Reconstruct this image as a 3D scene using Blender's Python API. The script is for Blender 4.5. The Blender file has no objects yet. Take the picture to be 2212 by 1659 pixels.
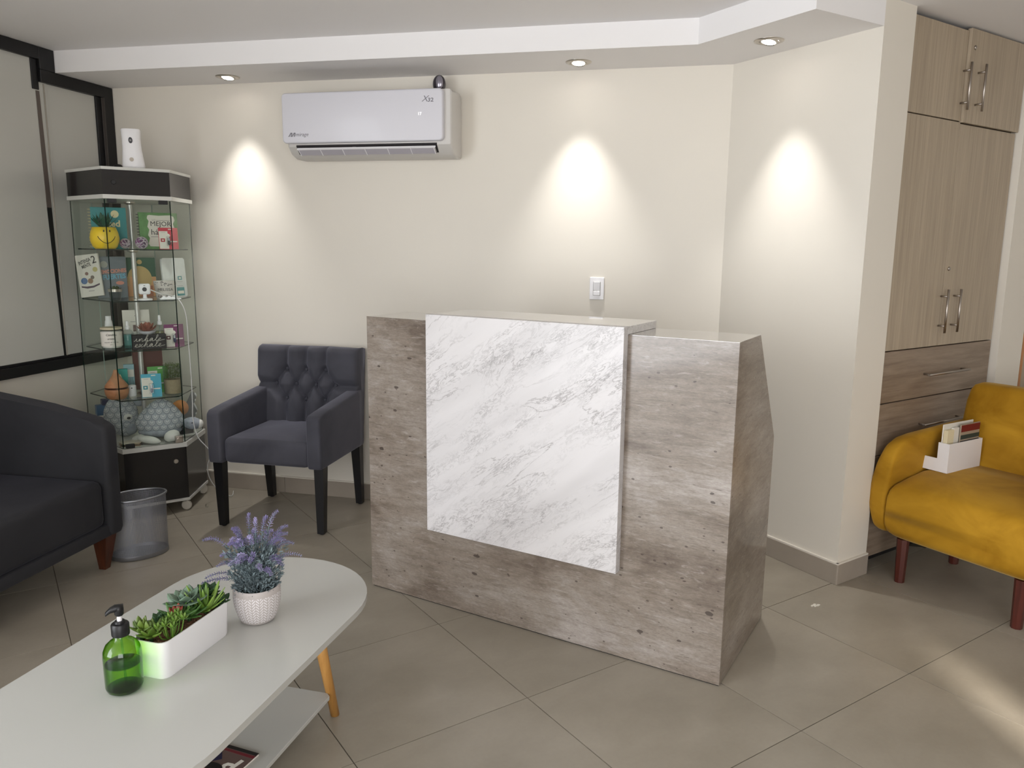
import bpy, bmesh, math, random
from mathutils import Vector, Matrix
random.seed(7)
PI = math.pi
scene = bpy.context.scene
COL = scene.collection
R = math.radians

# ------------------------------------------------------------------ camera, world, lights, exposure
def make_camera():
    f, pitch, roll, h = 1692.442, 0.17396944, 0.01095613, 1.44706
    cam = bpy.data.cameras.new('camera')
    cam.sensor_fit = 'HORIZONTAL'; cam.sensor_width = 36.0
    cam.lens = 36.0 * f / 2212.0
    cam.clip_start = 0.05; cam.clip_end = 60
    o = bpy.data.objects.new('camera', cam); COL.objects.link(o)
    cp, sp, cr, sr = math.cos(pitch), math.sin(pitch), math.cos(roll), math.sin(roll)
    fwd = Vector((0, cp, -sp)); up = Vector((0, sp, cp)); right = Vector((1, 0, 0))
    r2 = cr*right + sr*up; u2 = -sr*right + cr*up
    m = Matrix((r2, u2, -fwd)).transposed().to_4x4()
    m.translation = Vector((0, 0, h)); o.matrix_world = m
    scene.camera = o
make_camera()

scene.view_settings.view_transform = 'Standard'
scene.view_settings.look = 'None'
scene.view_settings.gamma = 1.0
scene.view_settings.use_curve_mapping = False
scene.view_settings.exposure = 0.1
scene.cycles.transparent_max_bounces = 48
scene.cycles.max_bounces = 10
scene.cycles.diffuse_bounces = 5

W = bpy.data.worlds.new('sky'); scene.world = W; W.use_nodes = True
W.node_tree.nodes['Background'].inputs[0].default_value = (0.75, 0.87, 1.0, 1)
W.node_tree.nodes['Background'].inputs[1].default_value = 2.0

def area(name, loc, rot, sx, sy, power, color):
    l = bpy.data.lights.new(name, 'AREA'); l.shape = 'RECTANGLE'; l.size = sx; l.size_y = sy
    l.energy = power; l.color = color
    o = bpy.data.objects.new(name, l); o.location = loc; o.rotation_euler = rot; COL.objects.link(o)
    return o
# daylight: a large shop window in the left wall beside the photographer
area('daylight_window', (-3.50, -0.75, 1.32), (R(90), 0, R(-90-12.9)), 3.0, 2.1, 150, (0.95, 0.965, 1.0))
area('fill_rear', (0.5, -2.70, 1.35), (R(90), 0, 0), 2.4, 1.9, 92, (0.96, 0.97, 1.0))  # rear fill, added to brighten the pillar and wardrobe side
SPOT_W = 43
# low sun through a narrow rear wall gap, sized to the floor band
sl = bpy.data.lights.new('sun', 'SUN'); sl.energy = 9.0; sl.angle = R(1.6); sl.color = (1.0, 0.93, 0.84)
so = bpy.data.objects.new('sun', sl); COL.objects.link(so); so.rotation_euler = (R(90-20), 0, R(3))

# ------------------------------------------------------------------ helpers
def c(r, g, b):
    def f(v):
        v /= 255.0
        return v/12.92 if v <= 0.04045 else ((v+0.055)/1.055)**2.4
    return (f(r), f(g), f(b), 1.0)

def mat(name, col, rough=0.5, metal=0.0, spec=0.5, sheen=0.0, coat=0.0, emit=None, estr=0.0,
        noise=None, bump=None, trans=0.0, ior=1.45, alpha=1.0):
    """noise=(scale xyz, amount, detail) varies the brightness of the base colour; bump=(scale, strength)"""
    m = bpy.data.materials.new(name); m.use_nodes = True
    nt = m.node_tree; b = nt.nodes['Principled BSDF']
    b.inputs['Base Color'].default_value = col
    b.inputs['Roughness'].default_value = rough
    b.inputs['Metallic'].default_value = metal
    b.inputs['Specular IOR Level'].default_value = spec
    b.inputs['Sheen Weight'].default_value = sheen
    b.inputs['Sheen Roughness'].default_value = 0.35
    b.inputs['Coat Weight'].default_value = coat
    b.inputs['Coat Roughness'].default_value = 0.08
    b.inputs['Transmission Weight'].default_value = trans
    b.inputs['IOR'].default_value = ior
    if emit: b.inputs['Emission Color'].default_value = emit; b.inputs['Emission Strength'].default_value = estr
    if noise or bump:
        tc = nt.nodes.new('ShaderNodeTexCoord')
    if noise:
        sc, amt, det = noise
        mp = nt.nodes.new('ShaderNodeMapping'); mp.inputs['Scale'].default_value = sc
        nz = nt.nodes.new('ShaderNodeTexNoise'); nz.inputs['Scale'].default_value = 1.0; nz.inputs['Detail'].default_value = det
        nz.inputs['Roughness'].default_value = 0.6
        mr = nt.nodes.new('ShaderNodeMapRange'); mr.inputs['From Min'].default_value = 0.3; mr.inputs['From Max'].default_value = 0.7
        mr.inputs['To Min'].default_value = 1-amt; mr.inputs['To Max'].default_value = 1+amt
        mx = nt.nodes.new('ShaderNodeMix'); mx.data_type = 'RGBA'; mx.blend_type = 'MULTIPLY'; mx.inputs[0].default_value = 1
        mx.inputs[6].default_value = col
        nt.links.new(tc.outputs['Object'], mp.inputs[0]); nt.links.new(mp.outputs[0], nz.inputs['Vector'])
        nt.links.new(nz.outputs[0], mr.inputs[0]); nt.links.new(mr.outputs[0], mx.inputs[7])
        nt.links.new(mx.outputs[2], b.inputs['Base Color'])
    if bump:
        nb = nt.nodes.new('ShaderNodeTexNoise'); nb.inputs['Scale'].default_value = bump[0]; nb.inputs['Detail'].default_value = 3
        bp = nt.nodes.new('ShaderNodeBump'); bp.inputs['Strength'].default_value = bump[1]; bp.inputs['Distance'].default_value = 0.002
        nt.links.new(tc.outputs['Object'], nb.inputs['Vector']); nt.links.new(nb.outputs[0], bp.inputs['Height'])
        nt.links.new(bp.outputs[0], b.inputs['Normal'])
    return m

def N(nt, typ, **kw):
    n = nt.nodes.new(typ)
    for k, v in kw.items(): setattr(n, k, v)
    return n

def ramp(nt, src, stops):
    r = N(nt, 'ShaderNodeValToRGB')
    el = r.color_ramp.elements
    el[0].position, el[0].color = stops[0]
    el[1].position, el[1].color = stops[-1]
    for p, col in stops[1:-1]:
        e = el.new(p); e.color = col
    nt.links.new(src, r.inputs[0]); return r.outputs[0]

def noise_out(nt, vec, scale3, detail=4, rough=0.6, dist=0.0, rot=(0, 0, 0), loc=(0, 0, 0)):
    mp = N(nt, 'ShaderNodeMapping'); mp.inputs['Scale'].default_value = scale3; mp.inputs['Rotation'].default_value = rot
    mp.inputs['Location'].default_value = loc
    nz = N(nt, 'ShaderNodeTexNoise'); nz.inputs['Scale'].default_value = 1; nz.inputs['Detail'].default_value = detail
    nz.inputs['Roughness'].default_value = rough; nz.inputs['Distortion'].default_value = dist
    nt.links.new(vec, mp.inputs[0]); nt.links.new(mp.outputs[0], nz.inputs['Vector'])
    return nz.outputs[0]

def mixc(nt, fac, a, b, mode='MIX'):
    mx = N(nt, 'ShaderNodeMix', data_type='RGBA', blend_type=mode)
    if hasattr(fac, 'default_value') or not isinstance(fac, (int, float)): nt.links.new(fac, mx.inputs[0])
    else: mx.inputs[0].default_value = fac
    for v, i in ((a, 6), (b, 7)):
        if isinstance(v, tuple): mx.inputs[i].default_value = v
        else: nt.links.new(v, mx.inputs[i])
    return mx.outputs[2]

def math_(nt, op, a, b=None):
    n = N(nt, 'ShaderNodeMath', operation=op)
    for i, v in enumerate((a, b)):
        if v is None: continue
        if isinstance(v, (int, float)): n.inputs[i].default_value = v
        else: nt.links.new(v, n.inputs[i])
    return n.outputs[0]

def thing(name, label, cat, loc=(0, 0, 0), rz=0.0, group=None, rot=None):
    o = bpy.data.objects.new(name, None); COL.objects.link(o)
    o.empty_display_size = 0.05
    o.location = loc; o.rotation_euler = rot if rot else (0, 0, rz)
    o['label'] = label; o['category'] = cat
    if group: o['group'] = group
    return o

def tag(o, label, cat, group=None, kind=None):
    o['label'] = label; o['category'] = cat
    if group: o['group'] = group
    if kind: o['kind'] = kind
    return o

def mesh(bm, name, smooth=False):
    me = bpy.data.meshes.new(name)
    bmesh.ops.recalc_face_normals(bm, faces=bm.faces[:])
    if smooth:
        for f in bm.faces: f.smooth = True
    bm.to_mesh(me); bm.free()
    if smooth and smooth is not True:
        try: me.set_sharp_from_angle(angle=R(smooth))
        except Exception: pass
    return me

def obj(name, bm, m, parent=None, loc=(0, 0, 0), rot=(0, 0, 0), smooth=False, label=None, kind=None):
    me = bm if isinstance(bm, bpy.types.Mesh) else mesh(bm, name, smooth)
    if m is not None and not me.materials:
        for mm in (m if isinstance(m, (list, tuple)) else [m]): me.materials.append(mm)
    o = bpy.data.objects.new(name, me); COL.objects.link(o)
    o.location = loc; o.rotation_euler = rot
    if parent: o.parent = parent
    if label: o['label'] = label
    if kind: o['kind'] = kind
    return o

def struct(name, bm, m, label, cat, parent=None, **k):
    o = obj(name, bm, m, parent, **k); o['kind'] = 'structure'; o['label'] = label; o['category'] = cat
    return o

def new(): return bmesh.new()

def box(x0, x1, y0, y1, z0, z1, bev=0.0, seg=2, bm=None):
    b = new()
    r = bmesh.ops.create_cube(b, size=1.0)
    for v in b.verts:
        v.co = Vector(((x0+x1)/2+v.co.x*(x1-x0), (y0+y1)/2+v.co.y*(y1-y0), (z0+z1)/2+v.co.z*(z1-z0)))
    if bev > 0:
        bmesh.ops.bevel(b, geom=b.edges[:], offset=bev, segments=seg, profile=0.5, affect='EDGES')
    if bm is None: return b
    join(bm, b); return bm

def join(bm, b):
    vm = {}
    for v in b.verts: vm[v] = bm.verts.new(v.co)
    for f in b.faces:
        try:
            nf = bm.faces.new([vm[v] for v in f.verts]); nf.smooth = f.smooth; nf.material_index = f.material_index
        except ValueError: pass
    b.free(); return bm

def prism(pts, z0, z1, bm=None, bev=0.0, seg=2):
    b = new()
    lo = [b.verts.new((p[0], p[1], z0)) for p in pts]; hi = [b.verts.new((p[0], p[1], z1)) for p in pts]
    n = len(pts)
    b.faces.new(hi); b.faces.new(lo[::-1])
    for i in range(n): b.faces.new((lo[i], lo[(i+1) % n], hi[(i+1) % n], hi[i]))
    if bev: bmesh.ops.bevel(b, geom=b.edges[:], offset=bev, segments=seg, profile=0.5, affect='EDGES')
    if bm is None: return b
    join(bm, b); return bm

def xprism(pts, y0, y1, bev=0.0, seg=2):
    """polygon given in (x, z), extruded along y"""
    b = prism(pts, -y1, -y0, bev=bev, seg=seg)
    for v in b.verts: v.co = Vector((v.co.x, -v.co.z, v.co.y))
    return b

def lathe(prof, seg=24, sx=1.0, sy=1.0, bm=None, cap=True, uv=False, x=0, y=0):
    b = new(); rings = []
    for r, z in prof:
        if r < 1e-6: rings.append([b.verts.new((x, y, z))])
        else: rings.append([b.verts.new((x+sx*r*math.cos(2*PI*i/seg), y+sy*r*math.sin(2*PI*i/seg), z)) for i in range(seg)])
    ul = b.loops.layers.uv.new('UVMap') if uv else None
    for k in range(len(rings)-1):
        A, B = rings[k], rings[k+1]
        for i in range(seg):
            j = (i+1) % seg
            if len(A) == 1 and len(B) == 1: continue
            if len(A) == 1: f = b.faces.new((A[0], B[i], B[j]))
            elif len(B) == 1: f = b.faces.new((A[i], A[j], B[0]))
            else:
                f = b.faces.new((A[i], A[j], B[j], B[i]))
                if uv:
                    for lp, uvv in zip(f.loops, ((i, prof[k][1]), (i+1, prof[k][1]), (i+1, prof[k+1][1]), (i, prof[k+1][1]))):
                        lp[ul].uv = (uvv[0]/seg, uvv[1])
    if cap:
        if len(rings[0]) > 1: b.faces.new(rings[0][::-1])
        if len(rings[-1]) > 1: b.faces.new(rings[-1])
    if bm is None: return b
    join(bm, b); return bm

def tube(pts, r, seg=8, bm=None, radii=None, cap=True):
    b = new(); pts = [Vector(p) for p in pts]; rings = []
    up = Vector((0, 0, 1))
    for i, p in enumerate(pts):
        d = (pts[min(i+1, len(pts)-1)] - pts[max(i-1, 0)]).normalized()
        a = d.cross(up)
        if a.length < 1e-3: a = d.cross(Vector((1, 0, 0)))
        a.normalize(); bb = d.cross(a).normalized()
        rr = radii[i] if radii else r
        rings.append([b.verts.new(p + a*rr*math.cos(2*PI*k/seg) + bb*rr*math.sin(2*PI*k/seg)) for k in range(seg)])
    for A, B in zip(rings, rings[1:]):
        for k in range(seg): 
            f = b.faces.new((A[k], A[(k+1) % seg], B[(k+1) % seg], B[k])); f.smooth = True
    if cap: b.faces.new(rings[0][::-1]); b.faces.new(rings[-1])
    if bm is None: return b
    join(bm, b); return bm

def ellipsoid(rx, ry, rz, cx=0, cy=0, cz=0, u=16, v=10, e=1.0, bm=None):
    b = new(); bmesh.ops.create_uvsphere(b, u_segments=u, v_segments=v, radius=1)
    def s(t): return math.copysign(abs(t)**e, t)
    for w in b.verts: w.co = Vector((cx+rx*s(w.co.x), cy+ry*s(w.co.y), cz+rz*s(w.co.z)))
    for f in b.faces: f.smooth = True
    if bm is None: return b
    join(bm, b); return bm

def loft(secs, closed_ends=True, bm=None):
    """list of rings of equal length"""
    b = new(); rings = [[b.verts.new(p) for p in s] for s in secs]; n = len(secs[0])
    for A, B in zip(rings, rings[1:]):
        for k in range(n):
            f = b.faces.new((A[k], A[(k+1) % n], B[(k+1) % n], B[k])); f.smooth = True
    if closed_ends: b.faces.new(rings[0][::-1]); b.faces.new(rings[-1])
    if bm is None: return b
    join(bm, b); return bm

def superellipse(cx, cz, a, b_, n=24, e=0.5):
    out = []
    for i in range(n):
        t = 2*PI*i/n; cs, sn = math.cos(t), math.sin(t)
        out.append((cx+a*math.copysign(abs(cs)**e, cs), cz+b_*math.copysign(abs(sn)**e, sn)))
    return out

def smooth_path(pts, n=8):
    """Catmull-Rom through points"""
    P = [Vector(p) for p in pts]; out = []
    for i in range(len(P)-1):
        p0, p1, p2, p3 = P[max(i-1, 0)], P[i], P[i+1], P[min(i+2, len(P)-1)]
        for k in range(n):
            t = k/n
            out.append(0.5*((2*p1)+(-p0+p2)*t+(2*p0-5*p1+4*p2-p3)*t*t+(-p0+3*p1-3*p2+p3)*t**3))
    out.append(P[-1]); return out

def text(name, s, size, m, parent, loc, rot=(R(90), 0, 0), align='CENTER', shear=0.0, ext=0.0003, bold=0.0, sx=1.0, label=None):
    cu = bpy.data.curves.new(name, 'FONT'); cu.body = s; cu.size = size; cu.align_x = align; cu.align_y = 'CENTER'
    cu.shear = shear; cu.extrude = ext; cu.offset = bold; cu.resolution_u = 2
    t = bpy.data.objects.new(name+'_tmp', cu)
    me = bpy.data.meshes.new_from_object(t); bpy.data.objects.remove(t); bpy.data.curves.remove(cu)
    me.name = name
    if sx != 1.0:
        for v in me.vertices: v.co.x *= sx
    me.materials.clear(); me.materials.append(m)
    o = bpy.data.objects.new(name, me); COL.objects.link(o); o.location = loc; o.rotation_euler = rot
    if parent: o.parent = parent
    if label: o['label'] = label
    return o

def subsurf(o, lv=2):
    md = o.modifiers.new('smooth', 'SUBSURF'); md.levels = lv; md.render_levels = lv
    return o

def rect_decal(name, parent, x, z, w, h, y, m, t=0.0006):
    return obj(name, box(x-w/2, x+w/2, y-t, y, z-h/2, z+h/2), m, parent)

def disc_decal(name, parent, x, z, r, y, m, t=0.0006, rz=None, seg=20):
    rz = rz or r
    pts = [(x+r*math.cos(2*PI*i/seg), z+rz*math.sin(2*PI*i/seg)) for i in range(seg)]
    return obj(name, xprism(pts, y-t, y), m, parent)

def copy_tree(o, parent=None):
    k = o.copy(); COL.objects.link(k)
    if parent: k.parent = parent
    for ch in o.children: copy_tree(ch, k)
    return k

# ------------------------------------------------------------------ materials
WALL = mat('wall_paint', c(224, 218, 207), 0.62, noise=((1.3, 1.3, 1.3), 0.02, 3), bump=(90, 0.05))
CEIL = mat('ceiling_paint', c(236, 234, 234), 0.7, bump=(70, 0.05))
GROUT = mat('grout', c(100, 92, 81), 0.9, noise=((30, 30, 30), 0.2, 2))
BASEB = mat('skirting_tile_mat', c(160, 150, 138), 0.35, noise=((6, 6, 6), 0.05, 3))
BLACKFR = mat('black_frame_paint', c(16, 15, 17), 0.45)
CHROME = mat('brushed_steel', c(190, 184, 176), 0.28, metal=1.0)
NICKEL = mat('satin_nickel', c(176, 168, 160), 0.35, metal=1.0)
WHITE = mat('white_plastic', c(236, 235, 237), 0.35)
WHITE_G = mat('white_gloss', c(216, 215, 222), 0.42, coat=0.12)
WHITE_LAM = mat('white_laminate', c(186, 186, 181), 0.3, coat=0.15)
PAPER = mat('paper_white', c(222, 218, 208), 0.7)
BLACKP = mat('black_plastic', c(20, 20, 22), 0.4)
BLACKLAM = mat('black_laminate', c(17, 15, 17), 0.22, coat=0.3)
DKGREY = mat('dark_grey', c(60, 60, 64), 0.5)
SILVERM = mat('silver_metal', c(150, 152, 158), 0.35, metal=0.9)
PRINT = mat('print_ink', c(60, 58, 58), 0.6)
PRINT_L = mat('print_grey', c(150, 148, 146), 0.6)

def tile_material():
    m = bpy.data.materials.new('floor_tile_mat'); m.use_nodes = True; nt = m.node_tree; b = nt.nodes['Principled BSDF']
    oi = N(nt, 'ShaderNodeObjectInfo'); tc = N(nt, 'ShaderNodeTexCoord')
    n1 = noise_out(nt, tc.outputs['Object'], (3.2, 4.5, 3), 5, 0.55, 0.3)
    n2 = noise_out(nt, tc.outputs['Object'], (70, 70, 70), 3, 0.6)
    col = ramp(nt, n1, [(0.3, c(148, 140, 126)), (0.7, c(164, 156, 142))])
    v = math_(nt, 'ADD', math_(nt, 'MULTIPLY', oi.outputs['Random'], 0.08), 0.96)
    v2 = math_(nt, 'ADD', math_(nt, 'MULTIPLY', n2, 0.1), 0.95)
    comb = N(nt, 'ShaderNodeCombineColor')
    vv = math_(nt, 'MULTIPLY', v, v2)
    for i in range(3): nt.links.new(vv, comb.inputs[i])
    nt.links.new(mixc(nt, 1.0, col, comb.outputs[0], 'MULTIPLY'), b.inputs['Base Color'])
    b.inputs['Roughness'].default_value = 0.33; b.inputs['Specular IOR Level'].default_value = 0.45
    return m
TILE = tile_material()

def concrete_material():
    m = bpy.data.materials.new('concrete_wood_laminate'); m.use_nodes = True; nt = m.node_tree; b = nt.nodes['Principled BSDF']
    tc = N(nt, 'ShaderNodeTexCoord'); V = tc.outputs['Object']
    big = noise_out(nt, V, (1.7, 1.7, 4.2), 6, 0.64, 0.5)
    strk = noise_out(nt, V, (7, 7, 52), 7, 0.74, 0.3)
    fine = noise_out(nt, V, (60, 60, 210), 5, 0.75)
    scf = noise_out(nt, V, (12, 12, 60), 6, 0.74, 0.6, loc=(3, 8, 1))
    dsh = noise_out(nt, V, (22, 22, 130), 4, 0.6, 0.3, loc=(1, 5, 9))
    col = ramp(nt, big, [(0.34, c(112, 100, 90)), (0.46, c(144, 134, 124)), (0.56, c(160, 152, 144)), (0.68, c(182, 176, 172))])
    s = ramp(nt, strk, [(0.32, (0.66, 0.63, 0.60, 1)), (0.5, (1, 1, 1, 1)), (0.70, (1.16, 1.15, 1.15, 1))])
    col = mixc(nt, 0.9, col, s, 'MULTIPLY')
    s2 = ramp(nt, fine, [(0.32, (0.74, 0.72, 0.71, 1)), (0.62, (1.10, 1.10, 1.10, 1))])
    col = mixc(nt, 0.9, col, s2, 'MULTIPLY')
    sc_ = ramp(nt, scf, [(0.55, (0, 0, 0, 1)), (0.66, (1, 1, 1, 1))])
    col = mixc(nt, math_(nt, 'MULTIPLY', sc_, 0.45), col, c(190, 184, 180))
    ds_ = ramp(nt, dsh, [(0.63, (0, 0, 0, 1)), (0.70, (1, 1, 1, 1))])
    col = mixc(nt, math_(nt, 'MULTIPLY', ds_, 0.6), col, c(84, 73, 66))
    # dark pits
    mp = N(nt, 'ShaderNodeMapping'); mp.inputs['Scale'].default_value = (13, 13, 26); nt.links.new(V, mp.inputs[0])
    dn = noise_out(nt, V, (40, 40, 60), 2, 0.5)
    vo = N(nt, 'ShaderNodeTexVoronoi'); vo.inputs['Scale'].default_value = 1.0; vo.inputs['Randomness'].default_value = 1
    nt.links.new(mp.outputs[0], vo.inputs['Vector'])
    sep = N(nt, 'ShaderNodeSeparateColor'); nt.links.new(vo.outputs['Color'], sep.inputs[0])
    rad = math_(nt, 'MULTIPLY', math_(nt, 'SUBTRACT', sep.outputs[0], 0.50), 0.38)
    d2 = math_(nt, 'ADD', vo.outputs['Distance'], math_(nt, 'MULTIPLY', math_(nt, 'SUBTRACT', dn, 0.5), 0.25))
    pit = math_(nt, 'LESS_THAN', d2, rad)
    col = mixc(nt, math_(nt, 'MULTIPLY', pit, 0.75), col, c(58, 47, 42))
    mp2 = N(nt, 'ShaderNodeMapping'); mp2.inputs['Scale'].default_value = (26, 26, 44); nt.links.new(V, mp2.inputs[0])
    vo2 = N(nt, 'ShaderNodeTexVoronoi'); vo2.inputs['Scale'].default_value = 1.0; nt.links.new(mp2.outputs[0], vo2.inputs['Vector'])
    sp2 = N(nt, 'ShaderNodeSeparateColor'); nt.links.new(vo2.outputs['Color'], sp2.inputs[0])
    pit2 = math_(nt, 'LESS_THAN', vo2.outputs['Distance'], math_(nt, 'MULTIPLY', math_(nt, 'SUBTRACT', sp2.outputs[1], 0.70), 0.5))
    col = mixc(nt, math_(nt, 'MULTIPLY', pit2, 0.7), col, c(70, 58, 52))
    col = mixc(nt, 1.0, col, (0.79, 0.765, 0.735, 1), 'MULTIPLY')
    nt.links.new(col, b.inputs['Base Color'])
    b.inputs['Roughness'].default_value = 0.32; b.inputs['Coat Weight'].default_value = 0.3; b.inputs['Coat Roughness'].default_value = 0.08
    return m
CONC = concrete_material()

def marble_material():
    m = bpy.data.materials.new('white_marble_laminate'); m.use_nodes = True; nt = m.node_tree; b = nt.nodes['Principled BSDF']
    tc = N(nt, 'ShaderNodeTexCoord'); V = tc.outputs['Object']
    rot = (0, R(36), 0)
    def veins(sc, dist, width, loc, det=5, rough=0.62):
        mp0 = N(nt, 'ShaderNodeMapping'); mp0.inputs['Rotation'].default_value = rot; nt.links.new(V, mp0.inputs[0])
        n = noise_out(nt, mp0.outputs[0], sc, det, rough, dist, loc=loc)
        a = math_(nt, 'ABSOLUTE', math_(nt, 'SUBTRACT', n, 0.5))
        return ramp(nt, a, [(0.0, (1, 1, 1, 1)), (width, (0, 0, 0, 1))])
    def mask(sc, lo, hi, loc):
        mp0 = N(nt, 'ShaderNodeMapping'); mp0.inputs['Rotation'].default_value = rot; nt.links.new(V, mp0.inputs[0])
        n = noise_out(nt, mp0.outputs[0], sc, 3, 0.55, 0.2, loc=loc)
        return ramp(nt, n, [(lo, (0, 0, 0, 1)), (hi, (1, 1, 1, 1))])
    v1 = veins((2.0, 5, 6.5), 0.5, 0.011, (3, 1, 4), 8, 0.66)
    v2 = veins((7, 18, 24), 0.7, 0.030, (9, 2, 1), 6, 0.7)
    v3 = veins((16, 30, 50), 0.9, 0.045, (1, 6, 3), 4, 0.7)
    k1 = mask((1.2, 2, 4.5), 0.46, 0.60, (2, 7, 5))
    k2 = mask((1.4, 3, 6.0), 0.44, 0.66, (8, 3, 1))
    k3 = mask((3.0, 3, 11), 0.46, 0.62, (5, 1, 7))
    cl = mask((1.1, 3, 6), 0.44, 0.74, (4, 4, 9))
    col = mixc(nt, math_(nt, 'MULTIPLY', cl, 0.8), c(210, 207, 207), c(189, 186, 186))
    col = mixc(nt, math_(nt, 'MULTIPLY', math_(nt, 'MULTIPLY', v3, k3), 0.6), col, c(128, 124, 124))
    col = mixc(nt, math_(nt, 'MULTIPLY', math_(nt, 'MULTIPLY', v2, k2), 0.5), col, c(138, 134, 134))
    col = mixc(nt, math_(nt, 'MULTIPLY', math_(nt, 'MULTIPLY', v1, k1), 0.7), col, c(124, 118, 118))
    nt.links.new(col, b.inputs['Base Color'])
    b.inputs['Roughness'].default_value = 0.42; b.inputs['Coat Weight'].default_value = 0.1
    b.inputs['Coat Roughness'].default_value = 0.05
    return m
MARBLE = marble_material()
def glossy_top(m):
    k = m.copy(); k.name = m.name + '_top'; b = k.node_tree.nodes['Principled BSDF']
    b.inputs['Roughness'].default_value = 0.2; b.inputs['Coat Weight'].default_value = 1.0; b.inputs['Coat Roughness'].default_value = 0.03; b.inputs['Coat IOR'].default_value = 1.7
    return k
CONC_TOP, MARBLE_TOP = glossy_top(CONC), glossy_top(MARBLE)

def wood_material(name, dark, light, sc, rough=0.42):
    m = bpy.data.materials.new(name); m.use_nodes = True; nt = m.node_tree; b = nt.nodes['Principled BSDF']
    tc = N(nt, 'ShaderNodeTexCoord'); V = tc.outputs['Object']; oi = N(nt, 'ShaderNodeObjectInfo')
    add = N(nt, 'ShaderNodeVectorMath', operation='ADD'); nt.links.new(V, add.inputs[0])
    cb = N(nt, 'ShaderNodeCombineXYZ')
    r9 = math_(nt, 'MULTIPLY', oi.outputs['Random'], 9.0)
    for i in range(3): nt.links.new(r9, cb.inputs[i])
    nt.links.new(cb.outputs[0], add.inputs[1])
    g = noise_out(nt, add.outputs[0], sc, 5, 0.65, 0.15)
    g2 = noise_out(nt, add.outputs[0], tuple(s*0.28 for s in sc), 3, 0.5, 0.3)
    col = ramp(nt, g, [(0.3, dark), (0.7, light)])
    s = ramp(nt, g2, [(0.3, (0.92, 0.915, 0.91, 1)), (0.7, (1.04, 1.04, 1.04, 1))])
    nt.links.new(mixc(nt, 1.0, col, s, 'MULTIPLY'), b.inputs['Base Color'])
    b.inputs['Roughness'].default_value = rough
    return m
WOODV = wood_material('oak_laminate_upright', c(158, 143, 123), c(180, 165, 144), (95, 95, 2.6))
WOODH = wood_material('oak_laminate_lengthways', c(116, 99, 84), c(154, 137, 119), (3.0, 40, 45))
WOODRAW = wood_material('raw_timber_edge', c(170, 110, 62), c(206, 148, 92), (40, 40, 3.0))
WOODLEG = wood_material('beech_leg', c(186, 132, 66), c(210, 158, 88), (60, 60, 4), 0.4)
WOODRED = wood_material('mahogany_leg', c(66, 27, 20), c(88, 38, 27), (60, 60, 4), 0.35)
WOODSOFA = wood_material('walnut_leg', c(58, 27, 13), c(84, 42, 22), (60, 60, 4), 0.4)
BLACKWOOD = mat('black_lacquered_wood', c(15, 14, 17), 0.38)

def velvet(name, base, nap, amt, sheen=0.5, tint=(0.6, 0.6, 0.75, 1), scale=(3, 3, 3)):
    m = bpy.data.materials.new(name); m.use_nodes = True; nt = m.node_tree; b = nt.nodes['Principled BSDF']
    tc = N(nt, 'ShaderNodeTexCoord'); V = tc.outputs['Object']
    n = noise_out(nt, V, scale, 4, 0.55, 0.6)
    nt.links.new(ramp(nt, n, [(0.32, base), (0.68, nap)]), b.inputs['Base Color'])
    b.inputs['Roughness'].default_value = 0.75; b.inputs['Specular IOR Level'].default_value = 0.2
    b.inputs['Sheen Weight'].default_value = sheen; b.inputs['Sheen Roughness'].default_value = 0.4
    b.inputs['Sheen Tint'].default_value = tint
    f = noise_out(nt, V, (420, 420, 420), 2, 0.5)
    bp = N(nt, 'ShaderNodeBump'); bp.inputs['Strength'].default_value = 0.12; bp.inputs['Distance'].default_value = 0.001
    nt.links.new(f, bp.inputs['Height']); nt.links.new(bp.outputs[0], b.inputs['Normal'])
    return m
VGREY = velvet('grey_velvet', c(58, 58, 65), c(76, 76, 84), 0.1, 0.3)
VSOFA = velvet('charcoal_fabric', c(42, 42, 45), c(52, 52, 55), 0.1, 0.08)
VYEL = velvet('mustard_velvet', c(150, 106, 14), c(190, 143, 38), 0.2, 0.25, (1.0, 0.8, 0.35, 1), (4, 4, 6))

def clear_material(name, tint, gloss=1.0, rough=0.02, rim=None):
    """thin clear sheet: tinted see-through plus a fresnel reflection"""
    m = bpy.data.materials.new(name); m.use_nodes = True; nt = m.node_tree
    for n in list(nt.nodes):
        if n.type != 'OUTPUT_MATERIAL': nt.nodes.remove(n)
    out = [n for n in nt.nodes if n.type == 'OUTPUT_MATERIAL'][0]
    tr = N(nt, 'ShaderNodeBsdfTransparent'); tr.inputs[0].default_value = tint
    gl = N(nt, 'ShaderNodeBsdfGlossy'); gl.inputs['Roughness'].default_value = rough
    gl.inputs[0].default_value = (gloss, gloss, gloss, 1)
    fr = N(nt, 'ShaderNodeFresnel'); fr.inputs[0].default_value = 1.5
    mx = N(nt, 'ShaderNodeMixShader')
    geo = N(nt, 'ShaderNodeNewGeometry')
    fac = math_(nt, 'MULTIPLY', fr.outputs[0], math_(nt, 'SUBTRACT', 1.0, geo.outputs['Backfacing']))
    nt.links.new(fac, mx.inputs[0]); nt.links.new(tr.outputs[0], mx.inputs[1]); nt.links.new(gl.outputs[0], mx.inputs[2])
    if rim:
        lw = N(nt, 'ShaderNodeLayerWeight'); lw.inputs[0].default_value = 0.35
        nt.links.new(mixc(nt, lw.outputs['Facing'], tint, rim), tr.inputs[0])
    nt.links.new(mx.outputs[0], out.inputs[0])
    return m
GLASS = clear_material('clear_glass', (0.965, 0.985, 0.972, 1), 0.8)
GLASS_EDGE = mat('glass_edge', c(14, 34, 28), 0.15)
CLEARPL = clear_material('clear_plastic', (0.95, 0.96, 0.96, 1), 0.6, 0.08, (0.74, 0.77, 0.77, 1))
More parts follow.
